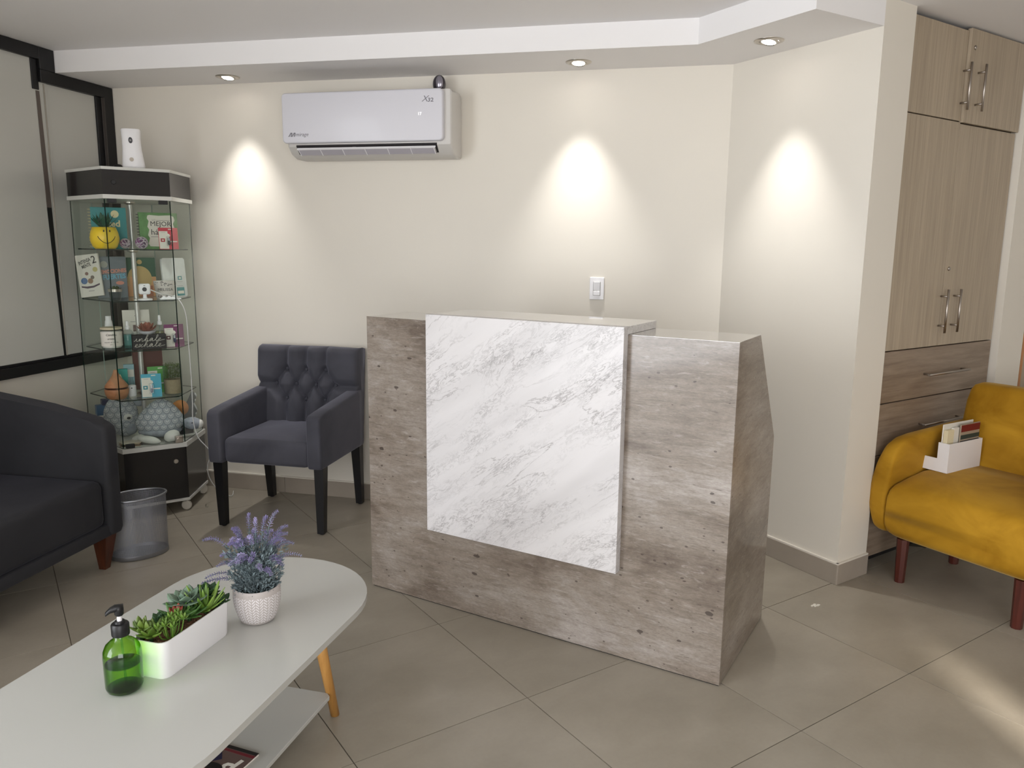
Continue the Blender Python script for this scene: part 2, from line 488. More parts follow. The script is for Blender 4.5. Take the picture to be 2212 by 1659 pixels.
GREENGLASS = clear_material('green_bottle_glass', (0.60, 0.90, 0.16, 1), 1.0, 0.03, (0.06, 0.24, 0.03, 1))
GREENLIQ = clear_material('soap_liquid', (0.88, 0.97, 0.66, 1), 0.3, 0.05, (0.5, 0.72, 0.3, 1))
BLUEGEL = clear_material('blue_gel', (0.58, 0.86, 0.88, 1), 0.5, 0.05, (0.25, 0.55, 0.6, 1))
AMBERLIQ = clear_material('pale_tonic', (0.90, 0.89, 0.72, 1), 0.5, 0.05, (0.6, 0.6, 0.42, 1))
FROST = mat('frosted_glass', c(192, 191, 184), 0.22, spec=0.5, noise=((0.5, 0.5, 1.1), 0.05, 2))
LAMP = mat('lamp_glow', (1, 1, 1, 1), 0.3, emit=(1.0, 0.95, 0.88, 1), estr=28)

def mesh_bin_material():
    m = bpy.data.materials.new('wire_mesh'); m.use_nodes = True; nt = m.node_tree; b = nt.nodes['Principled BSDF']
    b.inputs['Base Color'].default_value = c(150, 152, 160); b.inputs['Metallic'].default_value = 0.5; b.inputs['Roughness'].default_value = 0.4
    uv = N(nt, 'ShaderNodeUVMap'); sp = N(nt, 'ShaderNodeSeparateXYZ'); nt.links.new(uv.outputs[0], sp.inputs[0])
    a = math_(nt, 'FRACT', math_(nt, 'MULTIPLY', sp.outputs[0], 150)); bb = math_(nt, 'FRACT', math_(nt, 'MULTIPLY', sp.outputs[1], 230))
    w = math_(nt, 'MAXIMUM', math_(nt, 'LESS_THAN', a, 0.29), math_(nt, 'LESS_THAN', bb, 0.29))
    nt.links.new(w, b.inputs['Alpha'])
    return m
WIREMESH = mesh_bin_material()

# ------------------------------------------------------------------ plan of the room (metres, camera over the origin)
wa = R(-12.869)
U = Vector((math.cos(wa), math.sin(wa))); NB = Vector((-U.y, U.x)); WO = 4.0524
A = Vector((-2.326, 4.688)); CR = Vector((1.034, 3.921)); P1 = Vector((1.433, 3.246)); P2 = Vector((1.614, 3.37))
T_ANG = R(34.0); T1 = Vector((math.cos(T_ANG), math.sin(T_ANG))); T2 = Vector((-T1.y, T1.x))
W0 = Vector((1.622, 3.399))
LV = Vector((U.y, -U.x))   # along the left wall, towards the camera
CEIL_Z, SOF_Z = 2.416, 2.308
LEND = A + LV*3.95
REND = W0 + T1*2.35
RW = REND - T2*5.4

# floor slab, tiles
fl = struct('floor', prism([(-4.6, -3.2), (6.6, -3.2), (6.6, 5.6), (-4.6, 5.6)], -0.08, -0.0025), GROUT,
            'beige grey porcelain tile floor laid diagonally', 'floor')
def clip(poly, nx, ny, d):
    out = []
    for i in range(len(poly)):
        p, q = poly[i], poly[(i+1) % len(poly)]
        a, b = nx*p[0]+ny*p[1]-d, nx*q[0]+ny*q[1]-d
        if a <= 0: out.append(p)
        if a*b < 0:
            t = a/(a-b); out.append((p[0]+(q[0]-p[0])*t, p[1]+(q[1]-p[1])*t))
    return out
def floor_tiles():
    ang = 0.59361623; e1 = Vector((math.cos(ang), math.sin(ang))); e2 = Vector((-e1.y, e1.x)); org = Vector((0.06124, 2.33571))
    g = 0.0016
    full = mesh(prism([(g, g), (.6-g, g), (.6-g, .6-g), (g, .6-g)], -0.008, 0.0), 'floor_tile')
    full.materials.append(TILE)
    lw = -LV; cl = [(NB.x, NB.y, WO), (-U.x, -U.y, -(U.x*A.x+U.y*A.y))]
    for i in range(-9, 10):
        for j in range(-10, 9):
            o = org + e1*(.6*i) + e2*(.6*j); cc = o + e1*.3 + e2*.3
            if not (-4.0 < cc.x < 4.4 and -2.6 < cc.y < 5.3): continue
            w = [o + e1*a + e2*b for a, b in ((g, g), (.6-g, g), (.6-g, .6-g), (g, .6-g))]
            poly = [(p.x, p.y) for p in w]
            for k in cl: poly = clip(poly, *k) if poly else poly
            if len(poly) < 3: continue
            ar = 0.5*abs(sum(poly[q][0]*poly[(q+1) % len(poly)][1]-poly[(q+1) % len(poly)][0]*poly[q][1] for q in range(len(poly))))
            if ar < 0.004: continue
            if ar > 0.354:
                t = obj('floor_tile', full, None, fl, loc=(o.x, o.y, 0), rot=(0, 0, ang))
            else:
                loc = [((Vector(p)-o).dot(e1), (Vector(p)-o).dot(e2)) for p in poly]
                t = obj('floor_tile', prism(loc, -0.008, 0.0), TILE, fl, loc=(o.x, o.y, 0), rot=(0, 0, ang))
floor_tiles()

def wall_slab(name, a, b, z0, z1, label, th=0.1, out=1, m=WALL, parent=None):
    """slab whose room face runs a->b; thickness to the left of a->b when out=1"""
    d = (b-a).normalized(); n = Vector((-d.y, d.x))*out
    return struct(name, prism([a, b, b+n*th, a+n*th] if out > 0 else [a+n*th, b+n*th, b, a], z0, z1), m, label, 'wall', parent)
wall_back = wall_slab('wall_back', A, CR, 0, CEIL_Z, 'cream back wall under the three downlights')
wall_left = wall_slab('wall_left', A, LEND, 0, CEIL_Z, 'grey beige left wall under the black framed window', out=-1)
wall_diag = wall_slab('wall_right', CR, P1 - (P1-CR).normalized()*0.004, 0, CEIL_Z, 'short cream wall angled between back wall and pillar', th=0.03)
_o = (CR-P1).normalized(); _n = Vector((_o.y, -_o.x))
struct('wall_pillar', prism([P1, P2, P2+_o*0.6, P1+_o*0.6+_n*0.02], 0, CEIL_Z), WALL, 'cream pillar beside the tall oak wardrobe', 'wall')
def wl(s, q=0): return W0 + T1*s + T2*q
struct('wall_pier', prism([wl(.962, -.035), wl(1.215, -.035), wl(1.215, .6), wl(.962, .6)], 0, CEIL_Z), WALL,
       'narrow cream pier right of the tall oak wardrobe', 'wall')
struct('wall_recess', prism([wl(-.1, .62), wl(2.4, .62), wl(2.4, .7), wl(-.1, .7)], 0, CEIL_Z), WALL, 'wall behind the wardrobes', 'wall')
ra = wl(2.35, .7)
wall_side = struct('wall_side', prism([ra, (4.3, 3.2), (4.4, 3.2), ra+Vector((.1, .1))], 0, CEIL_Z), WALL, 'right side wall', 'wall')
struct('wall_side', prism([(4.3, -2.75), (4.4, -2.75), (4.4, 3.2), (4.3, 3.2)], 0, CEIL_Z), WALL, 'long right side wall', 'wall')
g0, g1 = A + LV*3.95, A + LV*7.4
struct('wall_left', prism([g0, g0 - U*0.1, g1 - U*0.1, g1], 0, 0.22), WALL, 'low sill wall below the left shop window', 'wall')
struct('wall_left', prism([g0, g0 - U*0.1, g1 - U*0.1, g1], 2.38, CEIL_Z), WALL, 'wall strip above the left shop window', 'wall')
def rear(x0, x1, z0, z1, lab): struct('wall_rear', prism([(x0, -2.85), (x1, -2.85), (x1, -2.75), (x0, -2.75)], z0, z1), WALL, lab, 'wall')
rear(-4.2, -0.75, 0, CEIL_Z, 'rear wall left of the added frosted pane'); rear(1.75, 1.80, 0, CEIL_Z, 'rear wall strip between added frosted pane and gap')
rear(-0.75, 1.75, 0, 0.38, 'rear wall below the added frosted pane'); rear(-0.75, 1.75, 2.32, CEIL_Z, 'rear wall above the added frosted pane')
struct('added_rear_pane', prism([(-0.75, -2.82), (1.75, -2.82), (1.75, -2.80), (-0.75, -2.80)], 0.38, 2.32), FROST, 'added frosted pane in the unseen rear wall', 'window'); rear(1.92, 4.4, 0, CEIL_Z, 'rear wall right of the narrow gap')  # unseen pane added behind the rear fill; keeps direct sun out
rear(1.80, 1.92, 0, 1.50, 'rear wall below the narrow gap'); rear(1.80, 1.92, 1.98, CEIL_Z, 'rear wall above the narrow gap')

# ceiling and dropped soffit
struct('ceiling', prism([(-4.6, -3.2), (6.6, -3.2), (6.6, 5.6), (-4.6, 5.6)], CEIL_Z, CEIL_Z+0.08), CEIL, 'plain white ceiling', 'ceiling')
SL = A + LV*0.413
struct('ceiling_soffit', prism([A, SL, (0.782, 3.561), (1.089, 3.038), P1, CR], SOF_Z, CEIL_Z), CEIL,
       'dropped white soffit band along the back wall holding the downlights', 'ceiling')

# baseboards with tile pieces
def baseboard(name, a, b, n, label, pieces, h=0.092):
    d = (b-a).normalized(); L = (b-a).length
    root = struct(name, prism([a, b, b+n*0.006, a+n*0.006], 0, h-0.004), GROUT, label, 'baseboard')
    cuts = [0]+pieces+[L]
    for s0, s1 in zip(cuts, cuts[1:]):
        p, q_ = a+d*(s0+.001), a+d*(s1-.001)
        obj('skirting_tile', prism([p, q_, q_+n*0.013, p+n*0.013], 0, h, bev=0.0015, seg=1), BASEB, root)
    obj('skirting_cap', prism([a, b, b+n*0.011, a+n*0.011], h, h+0.006), WALL, root)
Lb = (CR-A).length
baseboard('baseboard_back', A+U*0.0, CR, -NB, 'grey tile skirting along the back wall', [0.42, 1.02, 1.62, 2.22, 2.82])
dd = (P1-CR).normalized()
baseboard('baseboard_right', CR, P1+dd*0.012, Vector((dd.y, -dd.x)), 'grey tile skirting along the angled wall', [0.3])
dp = (P2-P1).normalized()
baseboard('baseboard_pillar', P1-dp*0.012, P2, Vector((dp.y, -dp.x)), 'grey tile skirting on the pillar face', [])
baseboard('baseboard_left', A, A+LV*3.9, U, 'grey tile skirting along the left wall', [.6*i for i in range(1, 7)])

# left window: black frame, frosted panes
win = bpy.data.objects.new('window_1', None); COL.objects.link(win)
win.location = (A.x, A.y, 0); win.rotation_euler = (0, 0, math.atan2(LV.y, LV.x))
win['label'] = 'black framed frosted interior window on the left wall'; win['category'] = 'window'; win['kind'] = 'structure'
# local x along the wall towards the camera, local -y .. into the room is +y
def wbox(name, x0, x1, z0, z1, y0, y1, m, bev=0.002): return obj(name, box(x0, x1, y0, y1, z0, z1, bev, 1), m, win)
wbox('frame_rail', 0.003, 3.6, 0.772, 0.826, 0.0, 0.035, BLACKFR)
wbox('frame_sill', 0.003, 3.6, 0.826, 0.840, 0.0, 0.018, BLACKFR)
wbox('frame_stile', 0.003, 0.075, 0.826, 2.306, 0.0, 0.035, BLACKFR)
wbox('frame_jamb', 0.075, 0.118, 0.826, 2.245, 0.0, 0.016, BLACKFR)
wbox('frame_head', 0.075, 0.515, 2.245, 2.306, 0.0, 0.035, BLACKFR)
wbox('frame_step', 0.416, 0.515, 2.306, 2.414, 0.0, 0.035, BLACKFR)
wbox('frame_head', 0.515, 3.6, 2.352, 2.414, 0.0, 0.035, BLACKFR)
wbox('frame_jamb', 0.515, 0.555, 2.205, 2.352, 0.0, 0.02, BLACKFR)
wbox('aluminium_edge', 0.0745, 0.0762, 0.84, 2.245, 0.016, 0.036, mat('edge_bronze', c(70, 64, 60), 0.5))
wbox('glass_pane', 0.10, 0.50, 0.83, 2.26, 0.0005, 0.006, FROST, 0)
wbox('glass_pane', 0.46, 3.6, 0.83, 2.36, 0.007, 0.013, FROST, 0)
ALU = mat('aluminium_trim', c(140, 132, 120), 0.45, metal=0.4)
wbox('aluminium_edge', 0.478, 0.484, 0.832, 2.24, 0.013, 0.018, ALU)
TAUPE = mat('taupe_strip', c(98, 88, 82), 0.6)
obj('pane_strip', xprism([(0.488, 0.834), (0.500, 0.834), (0.528, 1.62), (0.498, 1.62)], 0.013, 0.016), BLACKFR, win)  # tapering strip at the pane edge, black below and taupe above
obj('pane_strip', xprism([(0.498, 1.62), (0.528, 1.62), (0.534, 2.20), (0.512, 2.20)], 0.013, 0.016), TAUPE, win, label='taupe upper strip')

# ------------------------------------------------------------------ recessed downlights
def downlight(x, y, label, tilt):
    t = thing('downlight', label, 'ceiling light', (x, y, SOF_Z), tilt, 'downlights in the soffit')
    ring = lathe([(0.040, 0.002), (0.040, -0.004), (0.046, -0.007), (0.060, -0.004), (0.062, 0.0), (0.062, 0.002)], 32, cap=False)
    obj('trim_ring', ring, CHROME, t, smooth=True)
    inner = lathe([(0.039, 0.0), (0.036, -0.006), (0.031, -0.008), (0.031, 0.002)], 28, cap=False)
    obj('gimbal_ring', inner, CHROME, t, rot=(R(-14), 0, 0), loc=(0, 0, -0.001), smooth=True)
    obj('lamp_lens', lathe([(0.0, -0.010), (0.020, -0.009), (0.030, -0.005), (0.030, 0.0)], 24, cap=False), LAMP, t, rot=(R(-14), 0, 0), smooth=True)
    l = bpy.data.lights.new('downlight_beam', 'SPOT'); l.energy = SPOT_W; l.color = (1.0, 0.98, 0.95)
    l.spot_size = R(62); l.spot_blend = 1.0; l.shadow_soft_size = 0.022
    lo = bpy.data.objects.new('downlight_beam', l); COL.objects.link(lo); lo.parent = t
    lo.location = (0, 0, -0.022); lo.rotation_euler = (R(2), 0, 0)
downlight(-1.511, 4.33, 'left round steel downlight above the glass cabinet side', wa)
downlight(0.298, 3.909, 'middle round steel downlight above the white wall switch', wa)
downlight(1.062, 3.487, 'right round steel downlight in front of the angled wall', R(-59))

# ------------------------------------------------------------------ reception desk
dang = R(-30.6)
desk = thing('reception_desk', 'grey concrete-look reception desk with white marble front panel', 'desk', (-0.594, 3.18, 0), dang)
DW, DD, DH = 1.509, 0.587, 1.160
side_prof = [(0.022, 0.004), (DD, 0.004), (DD, 0.742), (0.268, DH), (0.0221, DH)]
def side_panel(x0, x1):
    b = prism(side_prof, x0, x1)
    for v in b.verts: v.co = Vector((v.co.z, v.co.x, v.co.y))
    return b
obj('front_panel', box(0, DW, 0.0, 0.022, 0.004, DH, 0.0008, 1), CONC, desk)
obj('side_panel', side_panel(DW-0.022, DW), CONC, desk)
obj('side_panel', side_panel(0, 0.022), CONC, desk)
obj('counter_top', box(0.0, DW-0.0005, 0.0005, 0.266, DH-0.0005, DH+0.0012), CONC_TOP, desk)
obj('work_top', box(0.022, DW-0.022, 0.16, DD-0.01, 0.715, 0.74), WHITE_LAM, desk)
obj('kick_strip', box(0.004, DW-0.004, 0.004, DD-0.01, 0.0, 0.004), BLACKP, desk)
obj('marble_panel', box(0.325, 1.138, -0.036, -0.0005, 0.328, 1.189, 0.0006, 1), MARBLE, desk)
obj('marble_top', box(0.325, 1.138, -0.0004, 0.262, 1.1616, 1.189, 0.0006, 1), MARBLE_TOP, desk)

# ------------------------------------------------------------------ wall mounted air conditioner (local: x along wall, -y into the room)
def wall_pt(s, off, z): v = U*s + NB*(WO-off); return (v.x, v.y, z)
acx0, acx1 = -2.098, -1.206
ac = thing('air_conditioner', 'white split air conditioner unit mounted high on the back wall', 'air conditioner', wall_pt((acx0+acx1)/2, 0, 1.889), wa)
hw = (acx1-acx0)/2
GREYW = mat('ac_body_white', c(205, 202, 198), 0.35)
def ac_body():
    prof = [(0.0, 0.0), (-0.10, 0.0), (-0.150, 0.018), (-0.185, 0.055), (-0.185, 0.318), (-0.05, 0.318), (0.0, 0.312)]
    b = prism(prof, -hw, hw)
    for v in b.verts: v.co = Vector((v.co.z, v.co.x, v.co.y))
    bmesh.ops.bevel(b, geom=[e for e in b.edges if abs(e.verts[0].co.x-e.verts[1].co.x) < 1e-5], offset=0.014, segments=3, profile=0.5, affect='EDGES')
    return b
obj('body', ac_body(), GREYW, ac, smooth=30)
fp = box(-hw-0.012, hw-0.036, -0.214, -0.180, 0.070, 0.318, 0.0, 1)
vert_edges = [e for e in fp.edges if abs(e.verts[0].co.y-e.verts[1].co.y) > 1e-4]
bmesh.ops.bevel(fp, geom=vert_edges, offset=0.02, segments=5, profile=0.5, affect='EDGES')
bmesh.ops.bevel(fp, geom=[e for e in fp.edges if all(v.co.y < -0.21 for v in e.verts)], offset=0.008, segments=3, profile=0.5, affect='EDGES')
obj('front_panel', fp, WHITE_G, ac, smooth=40)
VENTD = mat('vent_dark', c(46, 42, 44), 0.6); LOUV = mat('louvre_grey', c(176, 172, 180), 0.35)
vent = new()
prism([(-0.1515, 0.0195), (-0.1865, 0.0565), (-0.1845, 0.066), (-0.140, 0.030)], -hw+0.05, hw-0.075, vent)
for v in vent.verts: v.co = Vector((v.co.z, v.co.x, v.co.y))
obj('vent_opening', vent, VENTD, ac)
louv = obj('louvre', box(-hw+0.065, hw-0.085, -0.021, 0.021, -0.0035, 0.0035, 0.002, 1), LOUV, ac, loc=(0, -0.178, 0.028), rot=(R(-38), 0, 0))
for i in range(7):
    obj('louvre_rib', box(-0.0015, 0.0015, -0.020, 0.021, -0.006, 0.010), WHITE, louv, loc=(-hw+0.068 + i*(2*hw-0.156)/6, 0, 0))
obj('louvre_arm', box(-0.012, 0.012, -0.016, 0.010, 0.0, 0.016, 0.003, 1), WHITE, louv, loc=(-0.075, 0, 0.004))
obj('louvre_edge', box(-hw+0.06, hw-0.08, -0.025, -0.0205, -0.005, 0.006), WHITE, louv)
LOGO = mat('logo_grey', c(120, 118, 124), 0.4, metal=0.3)
text('logo_lettering', 'mirage', 0.027, LOGO, ac, (-hw+0.098, -0.2143, 0.112), shear=0.3, align='CENTER')
for k in (0, 1):
    obj('logo_mark', xprism([(0, 0), (.006, 0), (.016, .014), (.018, .014), (.012, 0), (.018, 0), (.024, .016), (.022, .020), (.014, .020)], -0.0005, 0), LOGO, ac, loc=(-hw+0.022+k*0.018, -0.2142, 0.102))
text('model_lettering', 'X', 0.040, LOGO, ac, (hw-0.128, -0.2143, 0.268), shear=0.35, sx=1.1)
text('model_lettering', '32', 0.026, LOGO, ac, (hw-0.098, -0.2143, 0.262), shear=0.1, sx=1.2, bold=0.0006)
LED = mat('led_digits', (1, 1, 1, 1), 0.4, emit=(1, 1, 1, 1), estr=0.75)
text('display_digits', '17', 0.021, LED, ac, (hw-0.155, -0.2143, 0.198), ext=0.0002)

egg = thing('air_freshener', 'small dark glossy egg-shaped device on top of the air conditioner', 'device', wall_pt(-1.30, 0.085, 2.207), wa)
obj('shell', ellipsoid(0.034, 0.028, 0.045, 0, 0, 0.042, 20, 14), mat('dark_gloss', c(40, 34, 44), 0.12, coat=0.8), egg)
obj('silver_face', ellipsoid(0.020, 0.010, 0.034, 0.007, -0.021, 0.046, 16, 10), mat('silver_gloss', c(160, 156, 168), 0.15, metal=0.7), egg)

# ------------------------------------------------------------------ wall switch
sw = thing('wall_switch', 'white double wall switch plate above the reception desk', 'switch', wall_pt(-0.483, 0, 1.238), wa)
obj('plate', box(-0.037, 0.037, -0.009, 0, -0.057, 0.057, 0.003, 2), WHITE, sw)
obj('module', box(-0.019, 0.019, -0.0105, -0.008, -0.036, 0.036, 0.001, 1), mat('switch_gap', c(150, 146, 142), 0.5), sw)
obj('rocker', box(-0.017, 0.017, -0.004, 0.002, -0.022, 0.022, 0.001, 1), WHITE, sw, loc=(0, -0.0105, 0.0125), rot=(R(6), 0, 0))
obj('rocker', box(-0.017, 0.017, -0.004, 0.002, -0.011, 0.011, 0.001, 1), WHITE, sw, loc=(0, -0.0105, -0.0235))

# ------------------------------------------------------------------ oak wardrobe built in beside the pillar
wd = thing('wardrobe', 'tall grey oak wardrobe with bar handles between pillar and pier', 'wardrobe', (W0.x, W0.y, 0), T_ANG)
Ww = 0.955
DKWOOD = mat('carcass_shadow_gap', c(70, 58, 48), 0.6)
obj('carcass', box(0, Ww, 0.02, 0.60, 0.055, 2.405), DKWOOD, wd)
obj('plinth', box(0, Ww, 0.06, 0.55, 0.0, 0.055), BLACKP, wd)
def bar_handle(parent, x, z, length, vertical=True, off=0.034):
    b = new(); r = 0.0055; h = length/2
    if vertical:
        tube([(0, -off, -h), (0, -off, h)], r, 10, b)
        for s in (-1, 1): tube([(0, -off, s*h*0.68), (0, 0, s*h*0.68)], r*0.8, 8, b)
    else:
        tube([(-h, -off, 0), (h, -off, 0)], r, 10, b)
        for s in (-1, 1): tube([(s*h*0.9, -off, 0), (s*h*0.9, 0, 0)], r*0.8, 8, b)
    return obj('handle', b, NICKEL, parent, loc=(x, 0, z))
def lockb(parent, x, z): return obj('lock', lathe([(0.0, 0.006), (0.006, 0.006), (0.0085, 0.004), (0.010, 0.0)], 16), NICKEL, parent, loc=(x, 0, z), rot=(R(90), 0, 0), smooth=True)
def front(name, x0, x1, z0, z1, m, y=0.0):
    g = 0.0015
    return obj(name, box(0, x1-x0-2*g, 0, 0.02, 0, z1-z0-2*g, 0.0008, 1), m, wd, loc=(x0+g, y, z0+g))
d = front('door', 0, 0.435, 2.016, 2.398, WOODV); bar_handle(d, 0.435-0.018, 0.142, 0.20)
d = front('door', 0.435, Ww, 2.010, 2.408, WOODV, -0.012); bar_handle(d, 0.085, 0.150, 0.20); lockb(d, 0.038, 0.318)
d = front('door', 0, 0.440, 1.010, 2.014, WOODV); bar_handle(d, 0.425, 0.162, 0.20)
d = front('door', 0.440, Ww, 1.010, 2.008, WOODV); bar_handle(d, 0.098, 0.162, 0.20); lockb(d, 0.030, 0.355)
for z0, z1 in ((0.775, 1.008), (0.538, 0.773), (0.291, 0.536), (0.058, 0.289)):
    d = front('drawer', 0, Ww, z0, z1, WOODH); bar_handle(d, 0.515, (z1-z0)*0.46, 0.37, False)

wd2 = thing('wardrobe', 'second oak cabinet with raw timber edge right of the pier', 'cabinet', (wl(1.222, -0.03).x, wl(1.222, -0.03).y, 0), T_ANG)
obj('carcass', box(0, 1.1, 0.02, 0.60, 0.055, 2.405), DKWOOD, wd2)
obj('door', box(0.0, 0.5, 0, 0.02, 0.06, 2.40), WOODV, wd2)
obj('door', box(0.503, 1.1, 0, 0.02, 0.06, 2.40), WOODV, wd2)
obj('edge_strip', box(-0.004, 0.02, -0.006, 0.02, 0.06, 2.40), WOODRAW, wd2, label='raw orange timber edge')
st = wl(1.42, -0.2)
stool = thing('side_table', 'small pale side table behind the mustard armchair', 'table', (st.x, st.y, 0), T_ANG)
obj('tabletop', box(-0.14, 0.14, -0.13, 0.13, 0.70, 0.722, 0.004, 2), WHITE_LAM, stool)
for sx in (-1, 1):
    for sy in (-1, 1): obj('leg', box(sx*.12-.012, sx*.12+.012, sy*.11-.012, sy*.11+.012, 0, 0.70), WHITE_LAM, stool)

# ------------------------------------------------------------------ mustard armchair (local: x across, y to the back)
ya = thing('armchair', 'mustard yellow velvet armchair with dark red wooden legs', 'armchair', (1.728, 3.278, 0), R(-59.0))
def yellow_seat():
    secs = []
    for y, zl, zh in ((-0.075, 0.285, 0.345), (-0.072, 0.250, 0.405), (-0.058, 0.225, 0.434), (-0.03, 0.208, 0.450), (0.05, 0.198, 0.467), (0.16, 0.194, 0.484), (0.30, 0.192, 0.488), (0.48, 0.19, 0.486)):
        pts = superellipse(0.252, (zl+zh)/2, 0.302, (zh-zl)/2, 44, 0.15)
        secs.append([(p[0], y, p[1]) for p in pts])
    return loft(secs)
obj('seat', yellow_seat(), VYEL, ya, smooth=True)
def yellow_arm(cx, sgn):
    secs = []
    for y, zt, w, zl in ((-0.066, 0.50, 0.022, 0.30), (-0.062, 0.545, 0.038, 0.262), (-0.048, 0.585, 0.042, 0.232), (-0.02, 0.618, 0.046, 0.214), (0.03, 0.640, 0.047, 0.208), (0.10, 0.648, 0.047, 0.206), (0.25, 0.655, 0.046, 0.205), (0.42, 0.664, 0.044, 0.205), (0.52, 0.668, 0.040, 0.21)):
        ring = []; n = 32
        for i in range(n):
            t = 2*PI*i/n; cs, sn = math.cos(t), math.sin(t); e = 0.55
            x = w*math.copysign(abs(cs)**e, cs); z = (zt+zl)/2 + (zt-zl)/2*math.copysign(abs(sn)**e, sn)
            k = (z-zl)/(zt-zl)
            x += sgn*(-0.022*math.sin(k*PI) + 0.016*k)      # outward belly, top rolling inwards
            ring.append((cx+x, y, z))
        secs.append(ring)
    return loft(secs)
obj('armrest', yellow_arm(-0.088, 1), VYEL, ya, smooth=True)
obj('armrest', yellow_arm(0.592, -1), VYEL, ya, smooth=True)
def yellow_back():
    secs = []
    for z, y0, y1, hw_ in ((0.30, 0.425, 0.55, 0.30), (0.48, 0.440, 0.575, 0.325), (0.62, 0.475, 0.605, 0.334), (0.76, 0.512, 0.632, 0.338), (0.81, 0.530, 0.640, 0.333), (0.832, 0.542, 0.636, 0.322), (0.843, 0.562, 0.622, 0.300)):
        pts = superellipse(0.252, (y0+y1)/2, hw_, (y1-y0)/2, 40, 0.32)
        secs.append([(p[0], p[1], z) for p in pts])
    return loft(secs)
obj('backrest', yellow_back(), VYEL, ya, smooth=True)
def oct_leg(h, r0, r1, dx, dy):
    b = new()
    secs = [[(dx*k + r*math.cos(PI/8+2*PI*i/8), dy*k + r*math.sin(PI/8+2*PI*i/8), z) for i in range(8)] for z, r, k in ((0, r0, 0), (h, r1, 1))]
    lo = loft(secs)
    for f in lo.faces: f.smooth = False
    return lo
for (x, y) in ((0.0, 0.0), (0.492, 0.0), (0.0, 0.42), (0.492, 0.42)):
    obj('leg', oct_leg(0.20, 0.021, 0.026, 0.0, 0.01 if y else -0.0), WOODRED, ya, loc=(x, y, 0))

# white desk organiser on the armchair
og = thing('desk_organizer', 'white stepped desk organizer box standing on the mustard armchair seat', 'organizer', (1.909, 3.317, 0.486), R(31))
def hollow(x0, x1, y0, y1, z1, t=0.004):
    b = new()
    box(x0, x1, y0, y1, 0, t, bm=b); box(x0, x0+t, y0, y1, t, z1, bm=b); box(x1-t, x1, y0, y1, t, z1, bm=b)
    box(x0+t, x1-t, y0, y0+t, t, z1, bm=b); box(x0+t, x1-t, y1-t, y1, t, z1, bm=b)
    return b
obj('tall_compartment', hollow(0, 0.258, 0.0, 0.050, 0.131), WHITE, og)
obj('low_compartment', hollow(0, 0.258, 0.050, 0.115, 0.058), WHITE, og)
def prop_in(s, q): 
    v = Matrix.Rotation(R(31), 2) @ Vector((s, q)); return (1.909+v.x, 3.317+v.y, 0.491)
BRD = mat('book_red', c(110, 26, 34), 0.5); BGR = mat('book_teal', c(44, 62, 62), 0.5); BSAND = mat('book_sand', c(160, 146, 128), 0.6)
CREAM = mat('cream_pages', c(222, 210, 176), 0.7)
bk = thing('booklet', 'booklet with red and dark green stripes in the white organizer', 'booklet', prop_in(0.100, 0.014), R(31))
obj('cover', box(0, 0.150, 0, 0.006, 0, 0.200, 0.001, 1), BSAND, bk)
obj('stripe', box(0.003, 0.150, -0.0008, 0, 0.166, 0.197), BRD, bk, label='dark red stripe')
obj('stripe', box(0.003, 0.150, -0.0008, 0, 0.133, 0.152), BGR, bk, label='dark green stripe')
obj('stripe', box(0.003, 0.150, -0.0008, 0, 0.06, 0.126), DKGREY, bk, label='grey stripe')
bk = thing('card_stack', 'tall rounded white card folder at the back of the organizer', 'folder', prop_in(0.006, 0.039), R(31))
obj('cover', box(0, 0.235, 0, 0.005, 0, 0.206, 0.002, 1), PAPER, bk)
bk = thing('notepad', 'cream notepad standing at the left end of the organizer', 'notepad', prop_in(0.010, 0.020), R(31))
obj('pages', box(0, 0.05, 0, 0.018, 0, 0.182, 0.001, 1), CREAM, bk)
obj('cover', box(0.051, 0.092, 0.002, 0.016, 0, 0.188, 0.001, 1), PAPER, bk)

# ------------------------------------------------------------------ grey tufted chair (local: x across, y to the back)
gc = thing('tufted_chair', 'grey velvet chair with button tufted back and black legs', 'chair', (-1.226, 3.815, 0), R(-11.8))
def tapered_leg(h, w0, w1, dx=0, dy=0):
    b = new(); 
    lo = loft([[(dx+sx*w0/2, dy+sy*w0/2, 0.006) for sx, sy in ((-1, -1), (1, -1), (1, 1), (-1, 1))],
               [(sx*w1/2, sy*w1/2, h) for sx, sy in ((-1, -1), (1, -1), (1, 1), (-1, 1))]])
    for f in lo.faces: f.smooth = False
    return lo
for x, y, dx, dy in ((-0.278, 0.020, 0.004, 0), (0.278, 0.020, -0.004, 0), (-0.272, 0.485, 0, 0.03), (0.272, 0.485, 0, 0.03)):
    l = obj('leg', tapered_leg(0.37, 0.036, 0.052, dx, dy), BLACKWOOD, gc, loc=(x, y, 0))
    obj('foot_glide', lathe([(0.011, 0), (0.012, 0.006)], 12, x=dx, y=dy), BLACKP, l)
def gseat():
    b = box(-0.232, 0.232, -0.022, 0.46, 0.348, 0.478, 0.028, 4)
    for v in b.verts:
        if v.co.z > 0.44: v.co.z += 0.022*max(0, 1-(v.co.x/0.232)**2)*max(0, 1-((v.co.y-0.2)/0.26)**2)
    return b
o = obj('seat', gseat(), VGREY, gc, smooth=True)
def garm(sgn):
    secs = []
    for y, zt in ((-0.040, 0.600), (-0.034, 0.612), (-0.015, 0.622), (0.10, 0.634), (0.25, 0.646), (0.44, 0.662), (0.50, 0.662)):
        w = 0.040 if y > -0.03 else (0.036 if y > -0.038 else 0.030)
        zl = 0.348 if y > -0.03 else (0.352 if y > -0.038 else 0.358)
        pts = superellipse(0, (zt+zl)/2, w, (zt-zl)/2, 28, 0.22)
        secs.append([(sgn*0.270+p[0], y, p[1]) for p in pts])
    return loft(secs)
